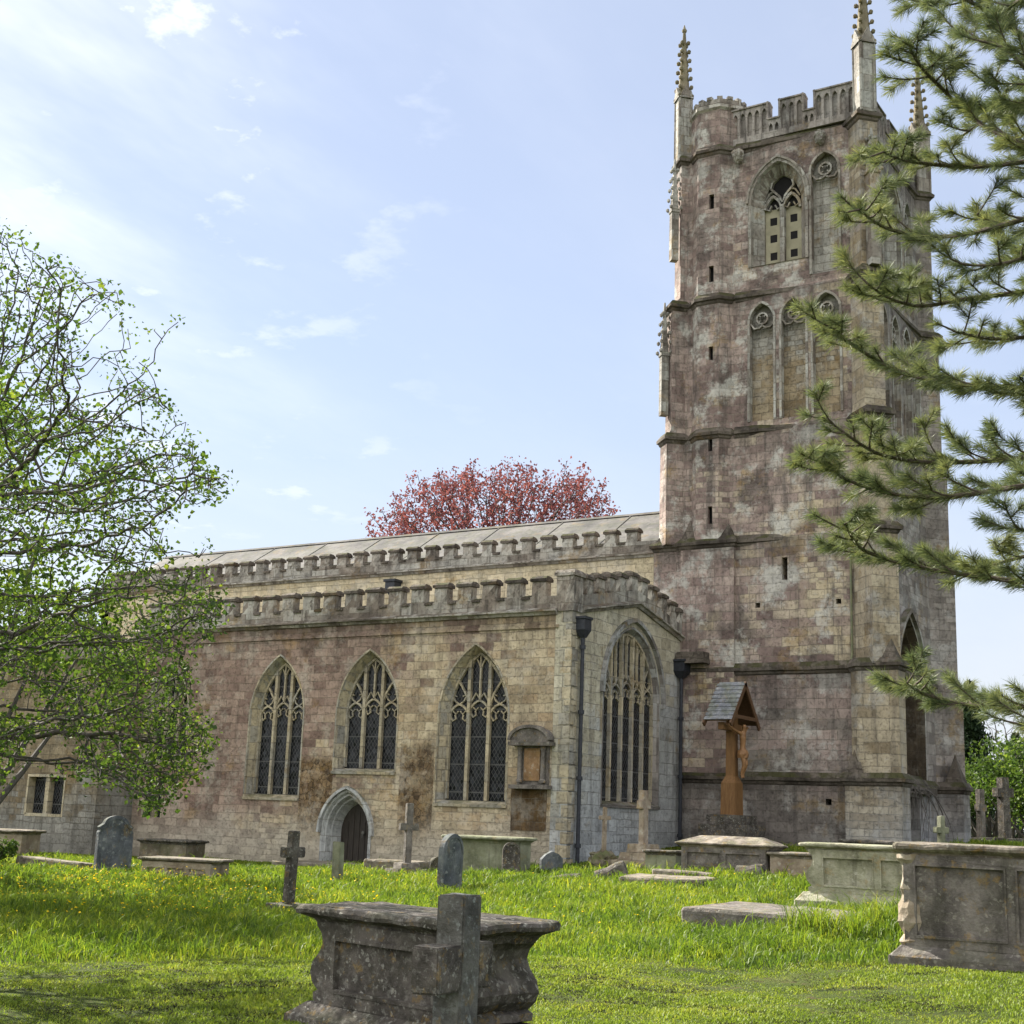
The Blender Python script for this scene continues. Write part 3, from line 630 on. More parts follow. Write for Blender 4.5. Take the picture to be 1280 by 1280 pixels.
for c in (40.15, 41.4, 42.65, 43.7): WH[4].append(arch(c, .40 if c < 43 else .32, 13.72, 16.95, 17.55))
WBIG = (41.5, 1.45, 3.1, 5.7, 7.95)
WH[1].append(rect(40.05, 42.95, 3.1, 6.12)); WH[2].append([p for p in arch(41.5, 1.45, 6.12, 6.13, 7.95)])
WH[0].append(rect(40.9, 42.1, -.5, 2.6))
tow = {'lower': MB(), 'upper': MB(), 'west': MB()}
for i in range(6):
    z0, z1 = ZB[i], ZB[i+1]; yn, xw = YS[i], XW[i]
    mf = lambda u, v, w, yn=yn: (u, yn+w, v); mw = lambda u, v, w, xw=xw: (xw-w, u, v)
    nb = tow['lower' if i < 2 else 'upper']
    nb.plate(mf, rect(XEt, xw-.002, z0, z1), NH[i], 0, .55)
    tow['west'].plate(mw, rect(yn+.003, YSo, z0, z1), WH[i], 0, .55)
    nb.box(XEt, XEt+.5, yn+.55, YSo, z0, z1); nb.box(XEt+.5, xw-.55, YSo-.5, YSo, z0, z1)
    if i < 5:                                            # weathered set-off above each stage
        d = YS[i+1]-yn+.01
        nb.loft([[(k, yn, z1-.001), (k, yn+d, z1+.14), (k, yn+.4, z1+.14), (k, yn+.4, z1-.001)] for k in (XEt, xw)])
for k, n_ in (('lower', 'tower_a'), ('upper', 'tower_b'), ('west', 'tower_w')):
    cb(tow[k], 'tower_wall', M[n_])
# dark voids / backings behind the openings
for xx, zz_, w_, h_ in ((-16.08, 2.37, .3, .6), (-13.17, 2.33, .3, .3), (-14.45, 9.05, .4, .9), (-15.3, 8, .3, .3), (-12.83, 8, .3, .3)):
    pass
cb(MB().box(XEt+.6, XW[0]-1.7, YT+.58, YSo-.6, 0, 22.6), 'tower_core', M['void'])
# pale scars under two slits handled by material; blind panels
def panel_back(Mf, c, h_, z0, zs, za, depth):
    mb = MB().plate(Mf, arch(c, h_+.03, z0-.03, zs, za+.03), [], depth, depth+.06); return mb
def panel_trim(mb, Mf, c, h_, z0, zs, za, w=.075):
    A = arch(c, h_, z0, zs, za); mb.ribbon(Mf, A[1:]+A[:1], w, -.05, .17)
    r = h_*.42; mb.ribbon(Mf, arcpts((c, zs+.08), r, 0, 360, 16), .055, .02, .14)
    for sgn in (-1, 1):
        mb.ribbon(Mf, [(c+sgn*h_*.95, zs-.02), (c+sgn*h_*.62, zs-.22), (c+sgn*h_*.25, zs-.22), (c, zs-.34*h_)], .05, .02, .14)
    for a in (45, 135, 225, 315): mb.ribbon(Mf, [(c+r*math.cos(R(a)), zs+.08+r*math.sin(R(a))), (c+r*.45*math.cos(R(a)), zs+.08+r*.45*math.sin(R(a)))], .04, .03, .12)
tr, bk, bw_ = MB(), MB(), MB()
mf4 = lambda u, v, w: (u, YS[4]+w, v); mf5 = lambda u, v, w: (u, YS[5]+w, v); mw4 = lambda u, v, w: (XW[4]-w, u, v); mw5 = lambda u, v, w: (XW[5]-w, u, v)
def blind(Mf, c, h_, z0, zs, za, mat, depth=.2):
    t = MB(); panel_trim(t, Mf, c, h_, z0, zs, za); p = cb(t, 'blind_panel', M['tmould'])
    sub(panel_back(Mf, c, h_, z0, zs, za, depth), 'panel_back', mat, p)
for c, h_ in PAN: blind(mf4, c, h_, 13.72, 16.95, 17.55, M['panel'], .26)
blind(mf5, -13.11, .47, 18.2, 21.55, 22.2, M['panel'], .26)
for c in (40.15, 41.4, 42.65, 43.7): blind(mw4, c, .40 if c < 43 else .32, 13.72, 16.95, 17.55, M['tower_w'])
for c in (39.6, 43.25): blind(mw5, c, .42, 18.2, 21.55, 22.2, M['tower_w'])
def belfry(Mf, cx, half, z0, zs, za):
    ri, zi = half-.28, za-.30
    rings = [[Mf(u, v, w) for u, v in arch(cx, h_, z0+dz, zs, a_)] for h_, w, a_, dz in ((half+.10, .0, za+.12, 0), (half+.10, -.04, za+.12, 0), (half, -.04, za, 0), (half-.03, .10, za-.04, .02), (ri, .42, zi, .12), (ri, .58, zi, .12))]
    b = MB().loft(rings, True, False); b.ribbon(Mf, arch(cx, half+.12, zs-.3, zs, za+.15)[1:], .07, -.09, .02)
    p = cb(b, 'belfry_window', M['tmould'])
    t = MB(); t.ribbon(Mf, [(cx, z0+.1), (cx, zs-.05)], .15, .34, .50)
    for sgn in (-1, 1):
        c = cx+sgn*ri/2; A = arch(c, ri/2-.02, zs-.25, zs-.22, zs+.28, 7)[1:-1]; t.ribbon(Mf, A, .09, .36, .5)
        for q_ in (-1, 1): t.ribbon(Mf, [(c+q_*ri*.45, zs-.10), (c+q_*ri*.22, zs-.17), (c+q_*ri*.1, zs-.02)], .045, .38, .48)
        t.ribbon(Mf, [(cx, zs-.05), (cx+sgn*.10, zs+.25), (cx+sgn*ri*.62, zs+.55), (cx+sgn*ri*.55, zs+.75)], .07, .36, .5)
        t.ribbon(Mf, [(cx+sgn*ri*.95, zs+.15), (cx+sgn*ri*.7, zs+.4), (cx+sgn*ri*.5, zs+.45)], .05, .38, .48)
    sub(t, 'tracery', M['tmould'], p)
    hs = [rect(cx+s_*ri*.55-.115, cx+s_*ri*.55+.115, z_-.13, z_+.13) for s_ in (-1, 1) for z_ in (19.24, 19.84, 20.42)]
    sub(MB().plate(Mf, [(cx-ri, z0+.1), (cx+ri, z0+.1), (cx+ri, zs-.12), (cx-ri, zs-.12)], hs, .5, .56), 'louvre_board', M['louvre'], p)
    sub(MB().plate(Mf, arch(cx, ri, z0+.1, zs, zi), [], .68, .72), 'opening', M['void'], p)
belfry(mf5, *BEL); belfry(mw5, *BELW)
# rubble patch below the north belfry window
# great west window of the tower
mwB = lambda u, v, w: (XW[1]-w, u, v)
wb = MB().loft([[mwB(u, v, w) for u, v in arch(41.5, h_, 3.1, 5.7, a_)] for h_, w, a_ in ((1.55, .06, 8.08), (1.55, -.05, 8.08), (1.45, -.05, 7.95))], True, False)
wb.ribbon(mwB, arch(41.5, 1.58, 5.5, 5.7, 8.14)[1:], .12, -.16, .03)
wbo = cb(wb, 'west_window', M['tmould'])
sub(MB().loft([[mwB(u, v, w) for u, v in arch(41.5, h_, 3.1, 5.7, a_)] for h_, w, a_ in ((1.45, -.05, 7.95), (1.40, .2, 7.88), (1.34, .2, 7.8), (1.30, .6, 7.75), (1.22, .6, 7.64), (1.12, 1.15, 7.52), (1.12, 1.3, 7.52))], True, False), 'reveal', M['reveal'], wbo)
sub(bars_window(mwB, 41.5, 1.1, 3.2, 5.7, 7.5, 3, 1.1, 1.24), 'tracery', M['tmould'], wbo)
sub(MB().plate(mwB, arch(41.5, 1.13, 3.1, 5.7, 7.5), [], 1.18, 1.21), 'glass', M['glass'], wbo)
mwC = lambda u, v, w: (XW[0]-w, u, v)
cb(MB().plate(mwC, rect(40.85, 42.15, -.4, 2.65), [], .3, .36), 'west_door', M['door'])
cb(MB().loft([[(XW[0]+a, y_, z_) for a, z_ in ((-.5, 2.97), (.18, 2.7), (.18, 2.9), (-.2, 3.25))] for y_ in (39.6, 43.4)]), 'weathering', M['string'])

# diagonal buttresses
def diag_outline(corner, n, half, proj, back=.9):
    n = Vector((n[0], n[1])).normalized(); t = Vector((-n.y, n.x)); c = Vector(corner)
    return [c-n*back+t*half, c+n*proj+t*half, c+n*proj-t*half, c-n*back-t*half]
def buttress(corner, n, stages, mat):
    """stages: (z0, z1, half, proj) bottom to top, joined by sloping set-offs"""
    rings = []
    for i, (z0, z1, h_, p_) in enumerate(stages):
        o0 = diag_outline(corner, n, h_, p_)
        rings.append([(q_.x, q_.y, z0+(.28 if i else 0)) for q_ in o0]); rings.append([(q_.x, q_.y, z1) for q_ in o0])
    return cb(MB().loft(rings), 'buttress', mat)
NWs = [(6.12, 10.0, .42, .81), (10, 13.43, .37, .66), (13.43, 17.85, .33, .47), (17.85, 22.95, .30, .39)]
NEs = [(10, 13.43, .30, .55), (13.43, 17.85, .28, .40), (17.85, 22.95, .27, .14)]
SWs = [(2.97, 6.12, .45, .75), (6.12, 10.0, .42, .62), (10, 13.43, .37, .5), (13.43, 17.85, .33, .36), (17.85, 22.95, .30, .22)]
CNW, CNE, CSW, CSE = (-11.9, 38.45), (-18.0, 38.6), (-11.9, 44.75), (-18.0, 44.75)
buttress(CNW, (1, -1), NWs, M['tower_w']); buttress(CNE, (-1, -1), NEs, M['tower_b']); buttress(CSW, (1, 1), SWs, M['tower_w'])
# square bases with broaches
def broach(mb, c, a, b, apex): return mb.add([c, a, b, apex], [(0, 1, 3), (2, 0, 3), (1, 2, 3), (0, 2, 1)])
nb = MB(); poly_prism(nb, [(-12.5, 37.62), (-10.93, 37.62), (-10.93, 38.42), (-12.5, 38.42)], -.5, 2.97)
poly_prism(nb, [(-12.40, 37.98), (-12.15, 37.74), (-10.99, 37.74), (-10.99, 38.40), (-12.40, 38.40)], 2.97, 6.12)
cb(nb, 'buttress_base', M['tower_w'], bevel=.02)
for q4 in (((-12.5, 37.62, 3.05), (-12.5, 38.15, 3.05), (-11.95, 37.62, 3.05), (-12.24, 37.88, 3.85)),
           ((-10.97, 37.72, 6.15), (-11.65, 37.72, 6.15), (-10.97, 38.38, 6.15), (-11.32, 38.06, 7.05)),
           ((-10.92, 44.12, 3.05), (-11.5, 44.12, 3.05), (-10.92, 44.8, 3.05), (-11.22, 44.45, 4.0)),
           ((-17.75, 38.17, 10.08), (-17.75, 38.6, 10.08), (-17.2, 38.17, 10.08), (-17.50, 38.36, 10.75)),
           ((-16.0, 38.17, 10.08), (-16.5, 38.17, 10.08), (-16.0, 38.45, 10.08), (-16.22, 38.33, 10.55)),
           ((-18.75, 38.26, 10.08), (-18.75, 38.6, 10.08), (-18.1, 38.26, 10.08), (-18.4, 38.42, 10.45))):
    br = MB(); broach(br, *q4); cb(br, 'broach_stop', M['string'], rough=.02, sub=2)
sb = MB(); poly_prism(sb, [(-12.2, 44.1), (-10.92, 44.1), (-10.92, 44.9), (-12.2, 44.9)], -.5, 2.97)
cb(sb, 'buttress_base', M['tower_w'], bevel=.02)
eb_ = MB(); poly_prism(eb_, [(-18.72, 38.32), (-17.75, 38.32), (-17.75, 38.2), (-16.0, 38.2), (-16.0, 38.6), (-18.72, 38.8)], 2.97, 10.0)
cb(eb_, 'stair_base', M['tower_b'])
# stair turret
def octa(c, ap, k0=22.5): r = ap/math.cos(R(22.5)); return [(c[0]+r*math.cos(R(k0+45*k)), c[1]+r*math.sin(R(k0+45*k))) for k in range(8)]
TC = (-16.86, 39.04); TA = .90
tt = MB(); o8 = octa(TC, TA)
for k in range(8):
    a, b = Vector(o8[k]), Vector(o8[(k+1) % 8]); L = (b-a).length; d = (b-a)/L; nn = Vector((d.y, -d.x))
    mf = lambda u, v, w, a=a, d=d, nn=nn: (a.x+d.x*u-nn.x*w, a.y+d.y*u-nn.y*w, v)
    front = abs(nn.y+1) < .01
    hs = [rect(L/2+.10-w_, L/2+.10+w_, z0, z1) for z0, z1, w_ in ((10.55, 11.1, .075), (12.85, 13.25, .07), (15.8, 16.25, .075), (18.4, 18.95, .085), (20.9, 21.4, .085))] if front else []
    tt.plate(mf, rect(0, L, 10.0, 24.55), hs, 0, .16)
tur = cb(tt, 'stair_turret', M['tower_b'])
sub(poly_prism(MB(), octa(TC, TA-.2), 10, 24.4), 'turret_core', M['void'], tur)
tp = MB(); tp.loft([[(p[0], p[1], z_) for p in octa(TC, ap)] for ap, z_ in ((TA, 24.35), (TA+.07, 24.42), (TA+.07, 24.52), (TA-.02, 24.6), (TA-.02, 24.75), (TA-.25, 24.75), (TA-.25, 24.4))])
for k in range(16):
    a = R(22.5*k); r = TA-.08; tp.box(-.09, .09, -.08, .08, 24.75, 24.86)
    for j in range(8): x_, y_, z_ = tp.v[-8+j]; tp.v[-8+j] = (TC[0]+r*math.cos(a)+x_*-math.sin(a)+y_*math.cos(a), TC[1]+r*math.sin(a)+x_*math.cos(a)+y_*math.sin(a), z_)
sub(tp, 'turret_battlement', M['parapet'], tur)

# string courses of the tower
PROF = ((-.20, .0), (-.16, .035), (-.10, .05), (-.07, .11), (.02, .115), (.17, .0))
def band(mb, pts, z, closed, k=1.0, mitre=True):
    """moulded band round (x,y) points listed clockwise seen from above (outside on the left hand)"""
    P = [Vector(p) for p in pts]; n = len(P); dense = []
    for i in range(n if closed else n-1):
        a, b = P[i], P[(i+1) % n]; c = max(1, int((b-a).length/.4)); d = (b-a).normalized(); nn = Vector((-d.y, d.x))
        dense += [(a+(b-a)*j/c, nn, j == 0) for j in range(c)]
    if not closed: dense.append((P[-1], dense[-1][1], True))
    rings = []; m = len(dense)
    for i, (p, nn, first) in enumerate(dense):
        pr = dense[i-1][1] if (i or closed) else nn
        av = (nn+pr).normalized() if first else nn; sc = 1/max(.4, av.dot(nn)) if first else 1
        j = noise.noise(Vector((p.x*2.3, p.y*2.3, z)))*.022
        rings.append([(p.x+av.x*sc*(o_*k+(j if o_ > .05 else 0)), p.y+av.y*sc*(o_*k+(j if o_ > .05 else 0)), z+h_*k+j*.7) for h_, o_ in PROF])
    if closed: rings.append(rings[0])
    vs = [p for r in rings for p in r]; q = len(PROF); fs = []
    for i in range(len(rings)-1):
        for j in range(q-1): fs.append((i*q+j, i*q+j+1, (i+1)*q+j+1, (i+1)*q+j))
        fs.append((i*q+q-1, i*q, (i+1)*q, (i+1)*q+q-1))
    return mb.add(vs, fs)
def dpts(corner, n, half, proj, back=.6):
    o_ = diag_outline(corner, n, half, proj, back); return [(p.x, p.y) for p in o_]
oc = list(reversed(octa(TC, TA)))      # clockwise
for i in range(1, 7):
    z_ = ZB[i]; mb = MB(); j = min(i-1, 5)
    nwp = dpts(CNW, (1, -1), NWs[max(0, i-3)][2], NWs[max(0, min(i-3, 3))][3]) if i >= 3 else None
    yn, xw = YS[j], XW[j]
    nw_ = [(p[0], p[1]) for p in nwp] if nwp else ([(-12.4, yn), (-12.40, 37.98), (-12.15, 37.74), (-10.99, 37.74), (-10.99, 38.40), (xw, 38.40)] if i == 2 else [(-12.5, yn), (-12.5, 37.62), (-10.93, 37.62), (-10.93, 38.42), (xw, 38.42)])
    if nwp: nw_ = list(reversed(nwp)) if Vector(nwp[0]).x > Vector(nwp[-1]).x else nwp
    # order points so that the walk goes +X along the north side
    if nwp: nw_ = sorted(nwp[:2], key=lambda p: p[0])[:0]+[nwp[3], nwp[2], nwp[1], nwp[0]] if nwp[3][0] < nwp[0][0] else nwp
    # the walk along +X has its outside (north, -Y) on the RIGHT, so reverse for band()
    path = [((-17.7 if i <= 2 else -16.05), yn)]+nw_+[(xw, YSo-.4)]
    band(mb, list(reversed(path)), z_, False, 1.0 if i < 6 else 1.15)
    if i >= 3:
        s_ = SWs[min(i-2, 4)]; w_ = dpts(CSW, (1, 1), s_[2], s_[3]); w_ = w_ if w_[0][1] > w_[3][1] else list(reversed(w_))
        band(mb, w_, z_, False)
    elif i == 1: band(mb, list(reversed([(-12.1, 44.1), (-10.92, 44.1), (-10.92, 44.9)])), z_, False)
    if i == 3:
        band(mb, list(reversed([(-18.72, 38.6), (-18.72, 38.32), (-17.75, 38.32), (-17.75, 38.2), (-16.0, 38.2), (-16.0, 38.4)])), z_, False)
    if i >= 4:
        band(mb, octa(TC, TA)[::-1], z_, True)
        s_ = NEs[min(i-4, 2)]; w_ = dpts(CNE, (-1, -1), s_[2], s_[3]); w_ = w_ if w_[0][0] > w_[3][0] else list(reversed(w_))
        band(mb, w_, z_, False)
    cb(mb, 'string_course', M['string'])
# corbel heads under the top string
for x_ in (-15.93, -13.2):
    o = cb(MB().lathe([(.02, -.22), (.15, -.12), (.2, .05), (.16, .2), (.05, .26)], (x_, YS[5]-.16, 22.6), 10), 'gargoyle', M['tmould'], rough=.06, rs=6, sub=1)
# lightning conductor strip
cb(MB().tube([(-12.44, YS[0]-.07, 1.3), (-12.44, YS[0]-.07, 2.7), (-12.44, YS[0]-.2, 2.9), (-12.44, YS[1]-.18, 3.1), (-12.44, YS[1]-.05, 3.4), (-12.44, YS[1]-.05, 5.9), (-12.44, YS[1]-.18, 6.1), (-12.44, YS[2]-.05, 6.5), (-12.44, YS[2]-.05, 9.9)], .035, 6), 'conductor_strip', M['copper'])

# tower parapets with sunk panels
def tower_parapet(Mf, segs, z0, cren, top):
    """segs: (u0, u1, is_merlon)"""
    out = [(segs[0][0], z0)]; out.append((segs[-1][1], z0))
    for u0, u1, mer in reversed(segs): out += [(u1, top if mer else cren), (u0, top if mer else cren)]
    hs = []
    for u0, u1, mer in segs:
        n = max(2, round((u1-u0)/.27)) if u1-u0 > .35 else 1; pw = (u1-u0)/n; t_ = (top if mer else cren)-.12
        for k in range(n):
            c = u0+pw*(k+.5); hs.append(arch(c, pw*.33, z0+.22, t_-.2, t_-.02, 4))
    mb = MB().plate(Mf, out, hs, 0, .14); mb.plate(Mf, out, [], .10, .32)
    mb.f = mb.f
    for u0, u1, mer in segs:
        zt = top if mer else cren
        mb.loft([[Mf(u, zt+a, w) for a, w in ((-.02, -.05), (.03, -.05), (.09, .12), (.03, .36), (-.02, .36))] for u in (u0-(.04 if mer else -.001), u1+(.04 if mer else -.001))])
    for i in range(len(segs)-1):
        u = segs[i][1]; mb.ribbon(Mf, [(u+(.0 if segs[i][2] else 0), cren), (u, top+.05)], .06, -.045, .34)
    return cb(mb, 'tower_parapet', M['tparapet'])
mp5 = lambda u, v, w: (u, YS[5]+w, v)
tower_parapet(mp5, [(-16.2, -14.97, True), (-14.97, -14.57, False), (-14.57, -13.79, True), (-13.79, -13.41, False), (-13.41, -12.1, True)], 23.1, 23.74, 24.32)
tower_parapet(lambda u, v, w: (XW[5]-w, u, v), [(38.6, 39.7, True), (39.7, 40.1, False), (40.1, 41.0, True), (41.0, 41.4, False), (41.4, 42.3, True), (42.3, 42.7, False), (42.7, 44.6, True)], 23.1, 23.74, 24.32)
tower_parapet(lambda u, v, w: (XEt+w, u, v), [(39.0, 40.1, True), (40.1, 40.6, False), (40.6, 42.2, True), (42.2, 42.7, False), (42.7, 44.6, True)], 23.1, 23.74, 24.32)
tower_parapet(lambda u, v, w: (u, YSo-w, v), [(-17.6, -16.2, True), (-16.2, -15.7, False), (-15.7, -14.2, True), (-14.2, -13.7, False), (-13.7, -12.1, True)], 23.1, 23.74, 24.32)
cb(MB().box(XEt+.2, XW[5]-.2, YS[5]+.2, YSo-.2, 22.7, 23.05), 'tower_roof', M['lead'])

def pinnacle(c, z0, zg, zt, s=.26, n=(1, -1), detail=True):
    a0 = math.atan2(n[1], n[0]); sq = lambda r, z_: [(c[0]+r*math.cos(a0+R(45)+k*R(90)), c[1]+r*math.sin(a0+R(45)+k*R(90)), z_) for k in range(4)]
    k2 = math.sqrt(2)
    mb = MB().loft([sq(s*k2, z0), sq(s*k2, zg)])
    for k in range(4):                                             # sunk faces read as shafts at the corners, gablets on top
        a = a0+k*R(90); d = Vector((math.cos(a), math.sin(a))); t = Vector((-d.y, d.x))
        for sg in (-1, 1): mb.tube([(c[0]+d.x*s+t.x*s*sg*.9, c[1]+d.y*s+t.y*s*sg*.9, z0), (c[0]+d.x*s+t.x*s*sg*.9, c[1]+d.y*s+t.y*s*sg*.9, zg)], .035, 6)
        pts = [(-1.15, 0), (1.15, 0), (0, 2.1)]
        mb.loft([[(c[0]+d.x*w+t.x*u*s, c[1]+d.y*w+t.y*u*s, zg-.05+v*s) for u, v in pts] for w in (s+.05, s*.3)])
    p = cb(mb, 'pinnacle', M['tmould'])
    H = zt-zg
    sp = MB().lathe([(s*1.02, zg), (s*.80, zg+H*.2), (s*.22, zt-.12), (s*.36, zt-.08), (s*.4, zt-.02), (s*.2, zt+.06), (.012, zt+.18)], (c[0], c[1], 0), 8, a0+R(22.5))
    sub(sp, 'spire', M['mossy'], p)
    global crk
    if detail:
        for r_ in range(7):
            f = r_/7.0; z_ = zg+.02+f*(H-.25); rr = s*1.1*(1-f*.72)
            for k in range(4):
                a = a0+R(45)+k*R(90)
                if crk is None:
                    c_ = MB().lathe([(.015, -.06), (.06, -.03), (.075, .03), (.05, .08), (.015, .10)], (.06, 0, 0), 6); c_.tube([(-.12, 0, -.06), (.06, 0, 0)], .035, 5)
                    crk = c_.build('crocket', M['mossy'], None); o = crk
                else: o = crk.copy(); COL.objects.link(o)
                o.parent = p; o.location = (c[0]+rr*math.cos(a), c[1]+rr*math.sin(a), z_); o.rotation_euler = (0, 0, a)
crk = None
pinnacle((-11.74, 38.25), 23.0, 25.35, 28.0, .25, (1, -1)); pinnacle((-18.0, 38.62), 23.0, 25.3, 27.9, .22, (-1, -1))
pinnacle((-11.85, 44.8), 23.0, 25.35, 27.9, .25, (1, 1)); pinnacle((-18.0, 44.8), 23.0, 25.3, 27.9, .25, (-1, 1), False)
# small crocketed shafts on the north-east buttress
def shaft(c, z0, zg, zt, s):
    mb = MB().lathe([(s*1.3, z0), (s*1.3, zg)], (c[0], c[1], 0), 4, 0)
    mb.lathe([(s*1.6, zg-.03), (s*1.6, zg+.05), (s*1.2, zg+.1), (.03, zt)], (c[0], c[1], 0), 4, 0)
    for r_ in range(5):
        f = r_/5; z_ = zg+.1+f*(zt-zg-.2)
        for k in range(4): a = k*R(90); rr = s*1.45*(1-f*.8)+.05; mb.lathe([(.01, -.06), (.055, -.02), (.055, .05), (.01, .09)], (c[0]+rr*math.cos(a), c[1]+rr*math.sin(a), z_), 5)
    cb(mb, 'buttress_pinnacle', M['tmould'])
shaft((-18.12, 38.24), 19.4, 21.1, 23.0, .13); shaft((-18.40, 38.20), 14.2, 16.2, 18.0, .13)
shaft((-11.50, 38.05), 17.95, 20.9, 22.4, .17)
#CHURCH_END
# ------------------------------------------------------------------ churchyard
EXCL = []                                          # footprints kept clear of grass blades: (x, y, half x, half y, rot)
EXCL.append((-26, 36.6, 8.3, 5.1, 0)); EXCL.append((-45, 36, 11.7, 6, 0)); EXCL.append((-14.8, 41.4, 4.1, 3.9, 0))

def ring(L, W, z, r=.0):
    x, y = L/2, W/2
    if r <= 0: return [(-x, -y, z), (x, -y, z), (x, y, z), (-x, y, z)]
    return [(-x+r, -y, z), (x-r, -y, z), (x, -y+r, z), (x, y-r, z), (x-r, y, z), (-x+r, y, z), (-x, y-r, z), (-x, -y+r, z)]
def moulded(prof, L, W, r=.03):
    """rectangular slab from (overhang, z) profile"""
    return MB().loft([ring(L+2*o, W+2*o, z, r) for o, z in prof])
SCROLL = [(.03, 0), (.10, .03), (.10, .12), (.05, .16), (.13, .27), (.16, .38), (.13, .50), (.06, .62), (.03, .74), (.05, .86), (.11, .95), (.11, 1.0)]
def chest_tomb(name, label, loc, rz, L, W, H, mats, over=.13, plinth=.14, slab=.14, scroll=False, panel=True, coped=0., corner=False, gap=None, tilt=0.):
    t = thing(name, label, 'tomb', loc, rz); t.rotation_euler = (R(tilt), R(tilt*.6), rz)
    mb_, ms_ = mats; EXCL.append((loc[0], loc[1], L/2+.05, W/2+.05, rz))
    if plinth: moulded([(.16, -.35), (.16, plinth*.45), (.12, plinth*.62), (.04, plinth)], L, W, .02).build('plinth', mb_, t, rough=.016, rs=4, sub=3)
    z0, z1 = plinth, H-slab; bl = L-(.30 if scroll else .0)
    body = MB().box(-bl/2, bl/2, -W/2, W/2, z0-.02, z1+.01)
    bo = body.build('body', mb_, t, rough=.008, rs=5, sub=4)
    if panel:
        for sy in (-1, 1):
            fr = MB(); n = panel if isinstance(panel, int) and panel > 1 else 1
            Mf = lambda u, v, w, sy=sy: (u, sy*(W/2+w), v)
            hs = []; pw = (bl-.16)/n; st = .12
            for k in range(n):
                a = -bl/2+.08+pw*k; hs.append(rect(a+st*.5, a+pw-st*.5, z0+.11, z1-.11))
            fr.plate(Mf, rect(-bl/2+.01, bl/2-.01, z0, z1), hs, -.005, .04)
            for h_ in hs: fr.ribbon(Mf, h_+h_[:1], .03, .0, .055)
            if sy > 0 and W < .3: continue
            fr.build('panel_frame', mb_, t, rough=.006, rs=6, sub=1)
        fe = MB()
    if scroll:
        for sx in (-1, 1):
            e = MB(); pr = [(sx*(bl/2+o*1.0), z0+(z1-z0)*f) for o, f in SCROLL]; prof = [(sx*(bl/2-.12), z0)]+pr+[(sx*(bl/2-.12), z1)]
            e.loft([[(x_, y_, z_) for x_, z_ in prof] for y_ in np.linspace(-W/2-.035, W/2+.035, 7)])
            e.build('scrolled_end', mb_, t, rough=.014, rs=5, sub=1, smooth=False)
    if corner:
        for sx in (-1, 1):
            for sy in (-1, 1):
                h_ = z1-z0; MB().lathe([(.10, 0), (.13, .05*h_), (.09, .12*h_), (.15, .25*h_), (.13, .42*h_), (.08, .55*h_), (.11, .62*h_), (.08, .72*h_), (.10, .88*h_), (.14, .95*h_), (.14, h_)], (sx*(L/2-.06), sy*(W/2-.06), z0), 12).build('corner_baluster', M['t_warm'], t, rough=.03, rs=7, sub=1)
    o = over
    if coped: pr = [(o*.25, z1-.02), (o*.5, z1+.02), (o, z1+.05), (o, z1+slab*.75), (o*.8, z1+slab*.85), (-W*.33, z1+slab+coped)]
    else: pr = [(o*.05, z1-.03), (o*.18, z1), (o*.3, z1+slab*.18), (o*.7, z1+slab*.35), (o, z1+slab*.5), (o*1.05, z1+slab*.72), (o*.95, z1+slab*.92), (o*.7, z1+slab)]
    moulded(pr, L, W, .04).build('slab', ms_, t, rough=.016, rs=4.5, sub=4)
    return t

def headstone(name, label, loc, w, h, th, outline, mat, rz=0., lean=(0, 0), cat='headstone'):
    r = w/2
    if outline == 'round': pts = [(-r, -.3), (r, -.3)]+[(r*math.cos(R(a)), h-r+r*math.sin(R(a))) for a in range(0, 181, 12)]
    elif outline == 'shoulder':
        pts = [(-r, -.3), (r, -.3), (r, h*.70), (r*.92, h*.74), (r*.98, h*.80), (r*.8, h*.84)]+[(r*.72*math.cos(R(a)), h*.83+h*.17*math.sin(R(a))) for a in range(10, 171, 10)]+[(-r*.8, h*.84), (-r*.98, h*.80), (-r*.92, h*.74), (-r, h*.70)]
    elif outline == 'gable': pts = [(-r, -.3), (r, -.3), (r*1.02, h*.62), (r*.6, h*.86), (0, h), (-r*.6, h*.86), (-r*1.02, h*.62)]
    else: pts = [(-r, -.3), (r, -.3), (r, h), (-r*.9, h*1.02)]
    mb = MB().plate(lambda u, v, w_: (w_-th/2, u, v), pts, [], 0, th)
    if outline in ('round', 'shoulder'):                # raised border on both faces
        for s_ in (-1, 1): mb.ribbon(lambda u, v, w_, s_=s_: (s_*(th/2+w_), u*.86, v*.95), pts[2:], .045, -.01, .02)
    o = mb.build(name, mat, None, rough=.01, rs=5, sub=0, bevel=.012); o.location = loc; o.rotation_euler = (R(lean[0]), R(lean[1]), rz)
    EXCL.append((loc[0], loc[1], th/2+.03, r+.02, rz)); return tag(o, label, cat)

